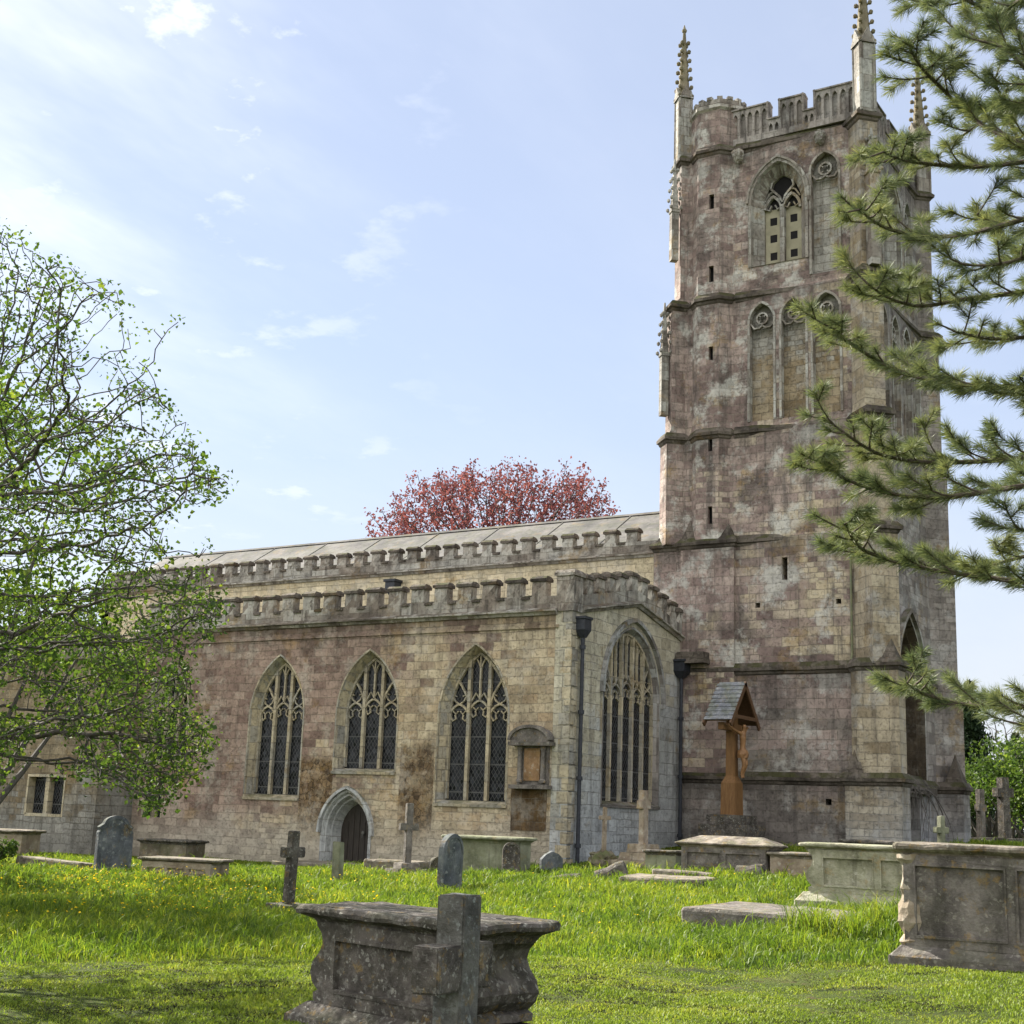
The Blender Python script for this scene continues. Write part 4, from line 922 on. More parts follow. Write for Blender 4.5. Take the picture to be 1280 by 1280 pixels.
def cross(name, label, loc, h, arm, armz, s, mat, base=(), lean=(0, 0), rz=0., flare=0., rocky=False, cat='grave cross', d=None):
    """upright cross with arms along Y; base: list of (half size, height) steps"""
    t = thing(name, label, cat, loc, rz); t.rotation_euler = (R(lean[0]), R(lean[1]), rz); z = 0; d = d or s
    for i, (hs, hh) in enumerate(base):
        MB().box(-hs, hs, -hs, hs, z-(.3 if i == 0 else 0), z+hh, .02, .02).build('base_step', mat, t, rough=.014, rs=5, sub=2, bevel=.01); z += hh
    if rocky: MB().lathe([(.30, -.3), (.42, .05), (.38, .22), (.24, .36), (.10, .44), (.02, .46)], (0, 0, 0), 12).build('rocky_base', M['mossrock'], t, rough=.13, rs=4.5, sub=2); z = .42
    if base: EXCL.append((loc[0], loc[1], base[0][0], base[0][0], rz))
    sh = MB().box(-d/2, d/2, -s/2*(1+flare), s/2*(1+flare), z-.3 if not base and not rocky else z-.02, h, d*.04, s*.5*flare)
    sh.box(-d/2*.96, d/2*.96, -arm, arm, armz-s/2, armz+s/2)
    sh.build('cross', mat, t, rough=.010, rs=6, sub=1, bevel=.014)
    return t

# foreground
chest_tomb('chest_tomb', 'dark lichen-spotted chest tomb with scrolled ends right behind the broken stone cross in the foreground', (-6.37, 9.10, gz(-6.4, 9.1)-.02), R(-12.4), 1.82, .62, .91, (M['t_dark'], M['t_dark']), .14, .17, .13, scroll=True, panel=1)
fx = thing('broken_cross', 'dark weathered stone cross with a stub arm standing closest to the camera', 'grave cross', (-5.44, 8.19, gz(-5.4, 8.2)), R(4))
MB().box(-.11, .11, -.128, .128, -.3, 1.10, .004, .004).build('shaft', M['t_cross'], fx, rough=.007, rs=7, sub=2, bevel=.012)
MB().box(-.104, .104, -.43, -.11, .48, .78).build('arm', M['t_dark'], fx, rough=.009, rs=7, sub=2, bevel=.012)
MB().box(-.104, .104, .11, .32, .48, .78).build('arm', M['t_dark'], fx, rough=.009, rs=7, sub=2, bevel=.012)
# right group
chest_tomb('chest_tomb', 'big grey chest tomb with a sunk panel and worn corner balusters at the right edge', (-3.50, 16.55, gz(-3.6, 16.3)-.05), 0, 2.35, .95, 1.32, (M['t_grey'], M['slab']), .10, .20, .13, panel=2, corner=True)
chest_tomb('chest_tomb', 'pale green chest tomb with scrolled ends partly behind the big grey tomb', (-6.75, 22.3, gz(-7, 22)-.02), 0, 2.3, .95, 1.0, (M['t_pale'], M['t_pale']), .10, .24, .10, scroll=True, panel=2)
chest_tomb('chest_tomb', 'grey chest tomb with a low hipped lid in front of the wooden crucifix', (-12.05, 28.65, gz(-12, 28.4)-.03), 0, 1.95, .85, .70, (M['t_grey'], M['slab']), .13, .08, .10, coped=.13, panel=2)
chest_tomb('low_tomb', 'low brown tomb between the hipped tomb and the pale green tomb', (-10.05, 28.6, gz(-10, 28.4)-.03), 0, 1.9, .75, .46, (M['t_warm'], M['slab']), .07, .06, .09, panel=False)
chest_tomb('chest_tomb', 'dark flat-topped tomb close to the corner buttress of the tower', (-9.1, 30.6, gz(-9, 30.4)-.03), 0, 1.85, .9, .58, (M['t_dark'], M['t_dark']), .12, .08, .12, panel=False)
chest_tomb('small_tomb', 'small worn block tomb immediately left of the hipped tomb', (-13.9, 29.3, gz(-14, 29)-.03), 0, .75, .6, .52, (M['t_green'], M['t_dark']), .07, .06, .08, panel=False)
chest_tomb('chest_tomb', 'plain green-stained chest tomb under the third window of the church wall', (-18.0, 28.25, gz(-18, 28)-.04), R(-3), 1.85, .8, .92, (M['t_green'], M['t_green']), .12, .0, .12, panel=False)
# left group
chest_tomb('chest_tomb', 'low brown chest tomb beside the tall dark headstone on the left', (-22.95, 23.4, gz(-23, 23)-.02), R(14), 1.75, .75, .46, (M['t_warm'], M['slab']), .09, .05, .09, panel=3)
chest_tomb('chest_tomb', 'squat mossy tomb against the church wall behind the low brown tomb', (-29.6, 29.6, gz(-29, 29)-.02), R(8), 1.6, .9, .62, (M['mossrock'], M['t_dark']), .09, .05, .1, panel=False)
chest_tomb('chest_tomb', 'old tomb with a pale slab at the far left edge of the churchyard', (-33.2, 26.6, gz(-33, 27)-.02), R(12), 1.9, .8, .78, (M['t_warm'], M['slab']), .13, .05, .1, panel=False)

def ledger(label, loc, rz, L, W, h, mat, tilt=(0, 0), name='ledger_slab', cat='grave slab'):
    o = moulded([(0, -.25), (0, h*.7), (-.02, h), (-.05, h+.005)], L, W, .03).build(name, mat, None, rough=.02, rs=3, sub=4)
    o.location = loc; o.rotation_euler = (R(tilt[0]), R(tilt[1]), rz); EXCL.append((loc[0], loc[1], L/2-.05, W/2-.05, rz)); return tag(o, label, cat)
ledger('large flat grave slab raised in the grass left of the pale green tomb', (-7.45, 19.6, gz(-7.4, 19.6)+.05), R(-4), 2.35, 1.75, .15, M['t_grey'], (1, .5))
ledger('flat grave slab lying in sunlit grass before the hipped tomb', (-12.3, 26.1, gz(-12.3, 26.1)+.02), R(5), 1.75, 1.15, .12, M['slab'], (2, 0))
ledger('thin slab edge lying directly behind the sunlit flat slab', (-12.55, 27.35, gz(-12.5, 27.3)+.06), R(3), 1.3, .45, .10, M['slab'], (0, 2))
ledger('broken grave slabs lying at the foot of the tall dark headstone', (-27.3, 23.6, gz(-27, 23.5)+.10), R(10), 1.9, .95, .10, M['slab'], (-3, 3))
ledger('low stone ledger grave lying in front of the church door', (-20.9, 28.6, gz(-21, 28.5)+.16), R(3), 1.55, .7, .12, M['slab'])
ledger('worn path slab at the threshold of the church door', (-24.6, 30.5, gz(-24.6, 30.5)+.01), 0, 2.6, 1.7, .05, M['slab'], name='path_slab', cat='paving slab')
def lump(label, loc, rz, L, W, h, mat, tilt=0):
    o = MB().loft([[(L/2*f, W/2*g_*math.cos(R(a)), h*k*max(0, math.sin(R(a)))**.7-.1) for a in range(0, 181, 20)] for f, g_, k in ((-1, .7, .6), (-.9, .95, .9), (-.2, 1, .85), (.5, .95, 1.05), (.92, .9, 1.0), (1, .7, .7))]).build('fallen_stone', mat, None, rough=.03, rs=4, sub=1)
    o.location = loc; o.rotation_euler = (0, R(tilt), rz); EXCL.append((loc[0], loc[1], L/2, W/2, rz)); return tag(o, label, 'fallen stone')
lump('long flat fallen stone in the grass right of the gabled headstone', (-15.35, 27.0, gz(-15.4, 27)+.05), R(8), 1.0, .4, .16, M['t_dark'], -4)
lump('rounded fallen headstone tilted in the grass before the rocky cross', (-14.35, 27.5, gz(-14.3, 27.5)+.04), R(25), .72, .42, .34, M['t_dark'], -18)
lump('small dark stone block lying left of the hipped tomb front', (-12.15, 28.0, gz(-12, 28)+.06), R(5), .45, .3, .17, M['t_dark'], -6)
lump('squat dark stone leaning against the front of the hipped tomb', (-11.25, 27.75, gz(-11.2, 27.7)+.04), R(4), .62, .4, .34, M['t_dark'])
# headstones
headstone('headstone', 'tall round-topped headstone with a dark face right behind the foreground tomb', (-15.87, 23.5, gz(-15.9, 23.5)-.02), .66, 1.13, .14, 'round', M['bluehead'], R(-3), (0, 1))
headstone('headstone', 'tall blue-black shouldered headstone on the left under the leafy tree', (-25.6, 23.7, gz(-25.6, 23.7)-.02), .86, 1.32, .16, 'shoulder', M['bluehead'], R(-20), (0, -1.5))
headstone('headstone', 'small grey gabled headstone near the drainpipe corner of the church', (-16.72, 29.0, gz(-16.7, 29)-.02), .55, .50, .13, 'gable', M['bluehead'], R(-35), (3, 4))
headstone('headstone', 'narrow dark headstone leaning on the right end of the green-stained tomb', (-16.98, 27.6, gz(-17, 27.6)-.02), .40, .78, .10, 'round', M['t_dark'], R(-50))
headstone('stone_post', 'plain pale stone post standing in front of the church door', (-19.25, 24.2, gz(-19.25, 24.2)-.02), .24, .90, .17, 'square', M['t_green'], R(12), (1, -1), 'stone post')
headstone('headstone', 'tiny dark headstone just behind the cross monument by the door', (-19.55, 28.35, gz(-19.5, 28.3)-.02), .36, .40, .10, 'round', M['t_dark'], R(-25))
# crosses
cross('stone_cross', 'dark leaning stone cross on a square block at the left of the foreground tomb', (-14.97, 17.6, gz(-15, 17.6)), 1.27, .21, .93, .16, M['t_dark'], [(.27, .13)], (1.0, 3.2), R(-8), d=.15)
cross('stone_cross', 'tall stone cross monument on two steps right of the church door', (-20.1, 27.9, gz(-20, 27.9)), 1.66, .24, 1.10, .17, M['t_grey'], [(.42, .12), (.26, .14)], (0, 0), R(-30), d=.15)
cross('small_cross', 'very small dark cross at the wall below the memorial', (-18.4, 30.5, gz(-18.4, 30.5)), .50, .11, .36, .07, M['t_dark'], [(.14, .10)], (0, 2), R(-35))
cross('slender_cross', 'slender stone cross rising from a mossy rock pile by the church corner', (-15.98, 30.2, gz(-16, 30.2)-.02), 1.45, .155, 1.20, .10, M['t_warm'], (), (0, 1), R(-30), rocky=True)
cross('stone_cross', 'tall plain stone cross on three broad steps below the aisle west window', (-14.98, 30.3, gz(-15, 30.3)), 1.80, .20, 1.46, .20, M['t_warm'], [(.62, .17), (.42, .18), (.29, .20)], (0, 0), R(-8), d=.16)
cross('stone_cross', 'weathered stone cross in front of the far tower buttress', (-9.0, 34.1, gz(-9, 34)), .95, .20, .62, .15, M['t_green'], [(.25, .12)], (0, 1), R(-30))
cross('wheel_cross', 'dark tall cross in shrubs at the far right beyond the tower', (-10.6, 48.0, gz(-10.6, 48)), 2.15, .36, 1.66, .30, M['t_dark'], [(.5, .2)], (0, 0), R(-30))
cross('stone_cross', 'thin grey cross left of the dark tall cross beyond the tower', (-11.25, 47.6, gz(-11.2, 47.6)), 1.75, .18, 1.15, .22, M['t_grey'], [(.4, .2)], (0, 0), R(-30))

# wooden crucifix under a slate roof
def skin_body(name, pts, edges, mat, parent, sub_=2):
    me = bpy.data.meshes.new(name); me.from_pydata([p[:3] for p in pts], edges, []); o = bpy.data.objects.new(name, me); COL.objects.link(o)
    md = o.modifiers.new('s', 'SKIN'); ss_ = o.modifiers.new('u', 'SUBSURF'); ss_.levels = ss_.render_levels = sub_
    for i, p in enumerate(pts): me.skin_vertices[0].data[i].radius = (p[3], p[4] if len(p) > 4 else p[3])
    me.skin_vertices[0].data[0].use_root = True
    dg = bpy.context.evaluated_depsgraph_get(); nm = bpy.data.meshes.new_from_object(o.evaluated_get(dg)); nm.shade_smooth()
    o.modifiers.clear(); o.data = nm; bpy.data.meshes.remove(me); nm.name = name; nm.materials.clear(); nm.materials.append(mat); o.parent = parent; return o
cx_, cy_, cz_ = -15.38, 36.6, gz(-15.4, 36.6)
cr = thing('crucifix', 'carved wooden crucifix under a small slate roof on dark stone steps before the tower', 'crucifix', (cx_, cy_, cz_))
H0 = -cz_                                                   # local z of world zero
for hs, z0, z1 in ((1.05, -.3, H0+1.32), (.82, H0+1.32, H0+1.62), (.62, H0+1.62, H0+1.88)): MB().box(-hs*.8, hs*.8, -hs, hs, z0, z1).build('step', M['t_dark'], cr, rough=.015, rs=4, sub=2, bevel=.012)
MB().loft([[(sx*a, sy*b, H0+z_) for sx, sy in ((-1, -1), (1, -1), (1, 1), (-1, 1))] for a, b, z_ in ((.22, .30, 1.86), (.21, .28, 2.75), (.13, .15, 2.95), (.12, .14, 5.05))]).build('post', M['wood'], cr, bevel=.015)
MB().box(-.09, .09, -.78, .78, H0+4.18, H0+4.38).build('cross_beam', M['wood'], cr, bevel=.012)
for sy in (-1, 1):
    rfm = MB(); e0, e1 = Vector((0, sy*1.0, H0+4.42)), Vector((0, 0, H0+5.55)); dn = (e1-e0).normalized(); nrm = Vector((0, sy*(e1-e0).z, abs(e1.y-e0.y)))
    nrm = Vector((0, -dn.z*(-sy if False else -sy)*1.0, abs(dn.y))).normalized()
    for k in range(9):                                           # overlapping slate courses
        a = e0+(e1-e0)*(k/9.); b = e0+(e1-e0)*min(1, (k+1.25)/9.)
        n = 5
        for j in range(n):
            x0 = -.42+.84*j/n+(.0 if k % 2 else .08)*(0 if j == 0 else 1); x1 = min(.42, -.42+.84*(j+1)/n+(.0 if k % 2 else .08)); q_ = random.uniform(0, .006)
            rfm.loft([[(x_, p.y+nrm.y*w, p.z+nrm.z*w) for p, w in ((a, .035+q_), (b, .012), (b, -.004), (a, .018))] for x_ in (x0+.003, x1-.003)])
    rfm.build('slate_roof', M['slate'], cr)
    MB().loft([[(x_, p.y-nrm.y*w, p.z-nrm.z*w) for p, w in ((e0, .0), (e1, .0), (e1, .03), (e0, .03))] for x_ in (-.38, .38)]).build('roof_board', M['darkwood'], cr)
    for x_ in (-.40, .40): MB().loft([[(x_+d_, p.y-nrm.y*w, p.z-nrm.z*w) for p, w in ((e0-dn*.12, -.02), (e1, -.02), (e1, .12), (e0-dn*.12, .12))] for d_ in (-.025, .025)]).build('gable_board', M['darkwood'], cr)
MB().box(.36, .42, -.85, .85, H0+4.50, H0+4.60).build('tie_beam', M['darkwood'], cr)
fz = H0
fig = [(.26, .02, 3.62+fz, .085, .10), (.27, 0, 3.80+fz, .08, .09), (.28, 0, 3.98+fz, .095, .12), (.27, 0, 4.10+fz, .07, .10), (.30, -.01, 4.19+fz, .045), (.33, -.03, 4.28+fz, .075, .065), (.33, -.03, 4.37+fz, .06, .06),
       (.24, -.17, 4.12+fz, .05), (.18, -.42, 4.20+fz, .036), (.12, -.66, 4.31+fz, .03), (.12, -.74, 4.33+fz, .035),
       (.24, .17, 4.12+fz, .05), (.18, .42, 4.20+fz, .036), (.12, .66, 4.31+fz, .03), (.12, .74, 4.33+fz, .035),
       (.27, -.07, 3.55+fz, .08), (.34, -.05, 3.28+fz, .06), (.24, -.02, 3.0+fz, .045), (.27, -.02, 2.88+fz, .035),
       (.27, .07, 3.55+fz, .08), (.35, .06, 3.28+fz, .06), (.25, .035, 3.0+fz, .045), (.28, .03, 2.88+fz, .035)]
fig = [(p[0]+.055,)+p[1:] for p in fig]
skin_body('carved_figure', fig, [(0, 1), (1, 2), (2, 3), (3, 4), (4, 5), (5, 6), (3, 7), (7, 8), (8, 9), (9, 10), (3, 11), (11, 12), (12, 13), (13, 14), (0, 15), (15, 16), (16, 17), (17, 18), (0, 19), (19, 20), (20, 21), (21, 22)], M['carving'], cr)
MB().lathe([(.15, -.12), (.165, -.02), (.15, .08), (.135, .1)], (.32, 0, 3.56+fz), 12).build('loincloth', M['carving'], cr, rough=.02, rs=12)
EXCL.append((cx_, cy_, .9, 1.1, 0))

# ------------------------------------------------------------------ trees
def px(x, y, D):
    """point seen at photograph pixel (x, y), D metres in front of the lens"""
    return np.array(_f*D + _r2*((x-640)/FPX*D) + _u2*(-(y-640)/FPX*D) + Vector((0, 0, EYE)))
def colonize(attr, nodes, par, step, kill, infl, iters, trop=(0, 0, 0), jit=.15):
    nodes = [np.array(n, float) for n in nodes]; par = list(par); A = np.array(attr); alive = np.ones(len(A), bool)
    near = np.zeros(len(A), int); nd = np.full(len(A), 1e9); done = 0; cnt = {}
    for it in range(iters):
        if done < len(nodes):
            new = np.array(nodes[done:]); d = np.linalg.norm(A[:, None]-new[None], axis=2); j = d.argmin(1); dm = d[np.arange(len(A)), j]
            u = dm < nd; near[u] = j[u]+done; nd[u] = dm[u]; done = len(nodes)
        alive &= nd > kill
        act = alive & (nd < infl)
        if not act.any(): break
        added = False
        ids = near[act]; dirs = A[act]-np.array(nodes)[ids]; dirs /= np.linalg.norm(dirs, axis=1)[:, None]
        for i in np.unique(ids):
            if cnt.get(i, 0) > 3: continue
            v = dirs[ids == i].sum(0); v /= np.linalg.norm(v)+1e-6; v = v+np.array(trop)+RNG.normal(0, jit, 3); v /= np.linalg.norm(v)
            nodes.append(nodes[i]+v*step); par.append(int(i)); cnt[i] = cnt.get(i, 0)+1; added = True
        if not added: break
    return np.array(nodes), np.array(par)
def tree_radii(par, tip, p=2.2, cap=9):
    n = len(par); acc = np.zeros(n); ch = np.zeros(n, int)
    for i in range(n-1, -1, -1):
        if acc[i] == 0: acc[i] = tip**p
        if par[i] >= 0: acc[par[i]] += acc[i]; ch[par[i]] += 1
    return np.minimum(acc**(1/p), cap), ch
def branch_mesh(name, nodes, par, rad, mat, parent, k=5):
    i = np.where(par >= 0)[0]; a, b = nodes[par[i]], nodes[i]; ra, rb = np.minimum(rad[par[i]], rad[i]*1.5), rad[i]
    d = b-a; d /= np.linalg.norm(d, axis=1)[:, None]+1e-9; ref = np.where(np.abs(d[:, 2:3]) > .9, [[1., 0, 0]], [[0, 0, 1.]]); u = np.cross(d, ref); u /= np.linalg.norm(u, axis=1)[:, None]; w = np.cross(d, u)
    t = 2*np.pi*np.arange(k)/k; cs = u[:, None]*np.cos(t)[None, :, None]+w[:, None]*np.sin(t)[None, :, None]
    V = np.concatenate([(a-d*ra[:, None]*.3)[:, None]+cs*ra[:, None, None], (b+d*rb[:, None]*.3)[:, None]+cs*rb[:, None, None]], 1)
    n = len(i); base = np.arange(n)[:, None]*2*k; j = np.arange(k); q = np.stack([j, (j+1) % k, (j+1) % k+k, j+k], -1)
    F = (base[:, None]+q[None]).reshape(-1, 4); return np_mesh(name, V.reshape(-1, 3), [F], mat, parent, smooth=True)
def leaves_np(pos, size, up=.6, aspect=.6, fold=.25):
    """pointed leaves: 4 vertices in two triangles folded on the midrib"""
    n = len(pos); nrm = RNG.normal(0, 1, (n, 3)); nrm[:, 2] += up*2; nrm /= np.linalg.norm(nrm, axis=1)[:, None]
    d = np.cross(nrm, RNG.normal(0, 1, (n, 3))); d /= np.linalg.norm(d, axis=1)[:, None]; s = np.cross(nrm, d); sz = (size*RNG.uniform(.6, 1.25, n))[:, None]
    V = np.stack([pos, pos+d*sz*.5+s*sz*aspect*.5+nrm*sz*fold*.5, pos+d*sz-nrm*sz*.12, pos+d*sz*.5-s*sz*aspect*.5+nrm*sz*fold*.5], 1)
    b = np.arange(n)[:, None]*4; return V.reshape(-1, 3), np.concatenate([b+np.array([[0, 1, 2]]), b+np.array([[0, 2, 3]])], 0)
def inpoly(P, poly):
    x, y = P[:, 0], P[:, 1]; ins = np.zeros(len(P), bool); n = len(poly)
    for i in range(n):
        (x1, y1), (x2, y2) = poly[i], poly[(i+1) % n]; c = ((y1 > y) != (y2 > y)) & (x < (x2-x1)*(y-y1)/(y2-y1+1e-12)+x1); ins ^= c
    return ins

# spring-leaved tree at the left
lt = thing('leafy_tree', 'spreading tree with fresh spring leaves reaching in from the left edge', 'tree', tuple(px(-215, 1075, 14)[:2])+(0,))
tb0 = np.array(lt.location)
tb0[2] = gz(tb0[0], tb0[1])-.2; lt.location = tb0
poly = [(-520, 330), (-380, 210), (-150, 190), (-40, 240), (20, 285), (70, 335), (150, 350), (165, 400), (160, 450), (205, 490), (235, 540), (268, 580), (288, 615), (255, 650), (250, 690), (285, 745), (278, 790), (235, 815), (245, 860), (262, 900), (272, 940), (235, 985), (190, 1015), (120, 975), (60, 965), (0, 985), (-200, 960), (-420, 940), (-540, 700)]
cand = np.stack([RNG.uniform(-540, 300, 60000), RNG.uniform(190, 1030, 60000)], 1); cand = cand[inpoly(cand, poly)]
low = (cand[:, 1]-200)/800; keep = RNG.uniform(0, 1, len(cand)) < np.clip(.22+.75*low**1.2, 0, 1)*np.where(cand[:, 0] < -60, .45, 1)
ndv = np.array([noise.fractal(Vector((x/95., y/70., 2.2)), 1., 2., 3) for x, y in cand]); keep &= ndv > np.where(cand[:, 1] > 640, -.36, -.22)
cand = cand[keep][:8600]; e = 1-np.clip(((cand[:, 0]+150)/450)**2*.75+((cand[:, 1]-620)/430)**2*.35, 0, .9)
att = np.array([px(x, y, 14+RNG.uniform(-1, 1)*2.6*math.sqrt(q_)) for (x, y), q_ in zip(cand, e)])
top = np.array([0, 0, 1.])
tr0 = [tb0+top*.0, tb0+np.array([.03, .02, .7]), tb0+np.array([.1, .0, 1.4]), tb0+np.array([.15, .08, 2.1]), tb0+np.array([.1, .15, 2.9]), tb0+np.array([.0, .1, 3.7]), tb0+np.array([.1, .0, 4.5])]
twig_extra = [px(x, y, 13.6) for x, y in ((150, 423), (168, 419), (186, 414), (205, 409), (222, 404), (234, 396))]+[px(x, y, 13.6) for x, y in ((195, 440), (203, 455))]
nodes, par = colonize(np.concatenate([att, np.array(twig_extra)]), tr0, [-1, 0, 1, 2, 3, 4, 5], .125, .155, 1.6, 170, (0, 0, .06), .17)
rad, ch = tree_radii(par, .0042, 2.3)
branch_mesh('trunk', nodes-tb0, par, rad, M['bark'], lt, 6)
tw = np.where(rad < .014)[0]; hgt = nodes[tw, 2]
nl = np.where(ch[tw] == 0, 9, 1)+(RNG.uniform(0, 1, len(tw)) < np.clip(1.15-(hgt-1.6)/4.0, 0, 1))*3
lp = np.repeat(nodes[tw], nl, 0); lp += RNG.normal(0, .06, lp.shape)
lv, lf = leaves_np(lp-tb0, RNG.uniform(.03, .064, len(lp)), .4, .78); np_mesh('crown', lv, [lf], M['leaf'], lt)

# pine on the right: long level boughs with upturned shoots and needle tufts
BOUGHS = [([(1300, 60), (1262, 32), (1225, 8), (1190, -8), (1160, 8)], 10.3), ([(1400, 150), (1300, 110), (1262, 60), (1225, 50), (1195, 42)], 9.4),
          ([(1400, 215), (1290, 182), (1240, 165), (1205, 140), (1175, 108), (1148, 82), (1136, 58), (1134, 50)], 9.8), ([(1440, 180), (1285, 202), (1215, 210), (1150, 204), (1122, 199), (1104, 190)], 10.2),
          ([(1440, 235), (1285, 272), (1220, 292), (1165, 298), (1110, 288), (1090, 276), (1074, 262)], 9.6), ([(1430, 330), (1300, 235), (1262, 150), (1243, 100)], 10.8),
          ([(1450, 330), (1285, 365), (1215, 372), (1150, 385), (1105, 372), (1085, 355)], 10.3), ([(1460, 500), (1285, 486), (1215, 482), (1165, 476), (1105, 458), (1065, 430), (1055, 424), (1046, 412)], 9.5),
          ([(1450, 440), (1300, 420), (1240, 425), (1195, 415)], 10.7), ([(1450, 580), (1285, 572), (1210, 578), (1145, 578), (1095, 568), (1060, 545), (1030, 522)], 10.1),
          ([(1460, 590), (1285, 606), (1205, 620), (1130, 622), (1070, 606), (1042, 592), (1024, 570)], 9.5), ([(1460, 760), (1285, 728), (1200, 718), (1130, 706), (1080, 690), (1066, 676), (1056, 655)], 9.7),
          ([(1460, 700), (1300, 690), (1255, 702), (1215, 716)], 10.5), ([(1470, 880), (1290, 884), (1220, 884), (1165, 872), (1146, 864), (1134, 854)], 9.9), ([(1420, 690), (1310, 670), (1272, 660)], 9.3),
          ([(1420, 905), (1310, 900), (1275, 905)], 9.2), ([(1440, 120), (1310, 20), (1285, -30), (1245, -60)], 9.8), ([(1430, 320), (1290, 318), (1240, 335), (1195, 330)], 9.2),
          ([(1430, 400), (1290, 330), (1250, 300), (1222, 268)], 10.4), ([(1430, 20), (1310, -20), (1270, 0), (1240, 30)], 9.6), ([(1400, 30), (1290, 120), (1262, 140), (1230, 150), (1195, 175)], 10.9)]
pt = px(1640, 1100, 10.6); pb = np.array([pt[0], pt[1], gz(pt[0], pt[1])-.2])
pine = thing('pine_tree', 'pine with long grey-green needle boughs sweeping in from the right edge', 'tree', tuple(pb))
pn, pp, prr = [], [], []; tufts = []
def padd(p, parent_, r): pn.append(np.array(p)); pp.append(parent_); prr.append(r); return len(pn)-1
k0 = padd(pb, -1, .30); trunk_ids = [k0]
for zt in np.arange(.8, 14, .8): trunk_ids.append(padd(pb+np.array([.05*math.sin(zt), .04*math.cos(zt*1.3), zt]), trunk_ids[-1], max(.05, .30-.019*zt)))
def shoot(base, d, L, r, pid, lvl):
    """a side shoot that curves upward, with tufts over its outer part"""
    n = max(2, int(L/.07)); p = np.array(base); i = pid; d = d/np.linalg.norm(d)
    for k in range(n):
        d = d+np.array([0, 0, .13])+RNG.normal(0, .07, 3); d /= np.linalg.norm(d); p = p+d*L/n; i = padd(p, i, r*(1-.6*k/n))
        if k >= n*.25 or lvl > 0: tufts.append((p.copy(), d.copy(), 1.0))
        if lvl == 0 and 0 < k < n-1 and RNG.uniform() < .62:
            s = np.cross(d, [0, 0, 1]); s /= np.linalg.norm(s)+1e-6; shoot(p, d*.7+s*RNG.choice([-1, 1])*.8, L*.45, r*.6, i, 1)
    tufts.append((p, d, 1.35))
AROUND = []
for k in range(15):                                            # the rest of the crown, outside the frame
    a = R(-75+k*24.) + RNG.uniform(-.15, .15); z_ = 3.6+.62*k % 8.2; L_ = RNG.uniform(2.0, 3.0); d_ = np.array([math.cos(a)*_r2.x-math.sin(a)*_f.x, math.cos(a)*_r2.y-math.sin(a)*_f.y, 0])
    if d_ @ np.array(_r2) > -.35: AROUND.append([pb+np.array([0, 0, z_+.3])+d_*L_*f+np.array([0, 0, .25*math.sin(f*3)-.1]) for f in (.25, .5, .75, 1.0)])
for pts, D in [(p_, 0) for p_ in AROUND]+BOUGHS:
    P3 = pts if D == 0 else [px(x, y, D+.35*math.sin(k*1.1+D*3)) for k, (x, y) in enumerate(pts)]
    root = min(trunk_ids, key=lambda t: abs(pn[t][2]-(P3[0][2]-.3)))
    chain = [pn[root]]+P3; dens = []
    for a, b in zip(chain[:-1], chain[1:]):
        m_ = max(1, int(np.linalg.norm(b-a)/.09))
        for k in range(m_): dens.append(a+(b-a)*k/m_)
    dens.append(chain[-1]); dens = np.array(dens)
    for _ in range(3): dens[1:-1] = (dens[:-2]+2*dens[1:-1]+dens[2:])/4
    i = root; n = len(dens); side = 1
    for k in range(1, n):
        f = k/n; i = padd(dens[k], i, .034*(1-f)**.8+.006); d = dens[k]-dens[k-1]; d /= np.linalg.norm(d)
        vis_ = D > 0 and dens[k] @ np.array(_r2) < px(1420, 600, D) @ np.array(_r2)
        if RNG.uniform() < (1.3 if vis_ else .45 if k > 12 else 0):
            side = -side; s = np.cross(d, [0, 0, 1]); s /= np.linalg.norm(s)+1e-6; sd = d*.75+s*side*RNG.uniform(.3, .9)+np.array([0, 0, RNG.uniform(-.45, .45)])
            shoot(dens[k], sd, RNG.uniform(.2, .55)*(1-.40*f), .007, i, 0)
        if f > .55: tufts.append((dens[k], d, 1.0))
    tufts.append((dens[-1], d+np.array([0, 0, .3]), 1.4))
pn = np.array(pn); branch_mesh('trunk', pn-pb, np.array(pp), np.array(prr), M['pinebark'], pine, 6)
tp_ = np.array([t[0] for t in tufts]); td = np.array([t[1] for t in tufts]); ts = np.array([t[2] for t in tufts])
per = 70; tp2, td2, ts2 = np.repeat(tp_, per, 0), np.repeat(td, per, 0), np.repeat(ts, per); n = len(tp2)
dv = RNG.normal(0, 1, (n, 3)); dv -= (dv*td2).sum(1)[:, None]*td2; dv /= np.linalg.norm(dv, axis=1)[:, None]
nd_ = td2*RNG.uniform(.35, 1.1, n)[:, None]+dv*RNG.uniform(.5, 1.0, n)[:, None]; nd_[:, 2] += .10; nd_ /= np.linalg.norm(nd_, axis=1)[:, None]
Ln = (RNG.uniform(.055, .11, n)*ts2**.3)[:, None]; sd = np.cross(nd_, RNG.normal(0, 1, (n, 3))); sd /= np.linalg.norm(sd, axis=1)[:, None]; b0 = tp2-td2*RNG.uniform(0, .07, n)[:, None]
V = np.stack([b0-sd*.0011, b0+sd*.0011, b0+nd_*Ln*.6+sd*.0011-np.array([0, 0, .003]), b0+nd_*Ln-np.array([0, 0, .010])], 1)-pb; q_ = np.arange(n)[:, None]*4
np_mesh('crown', V.reshape(-1, 3), [np.concatenate([q_+np.array([[0, 1, 2]]), q_+np.array([[0, 2, 3]])])], M['needle'], pine)

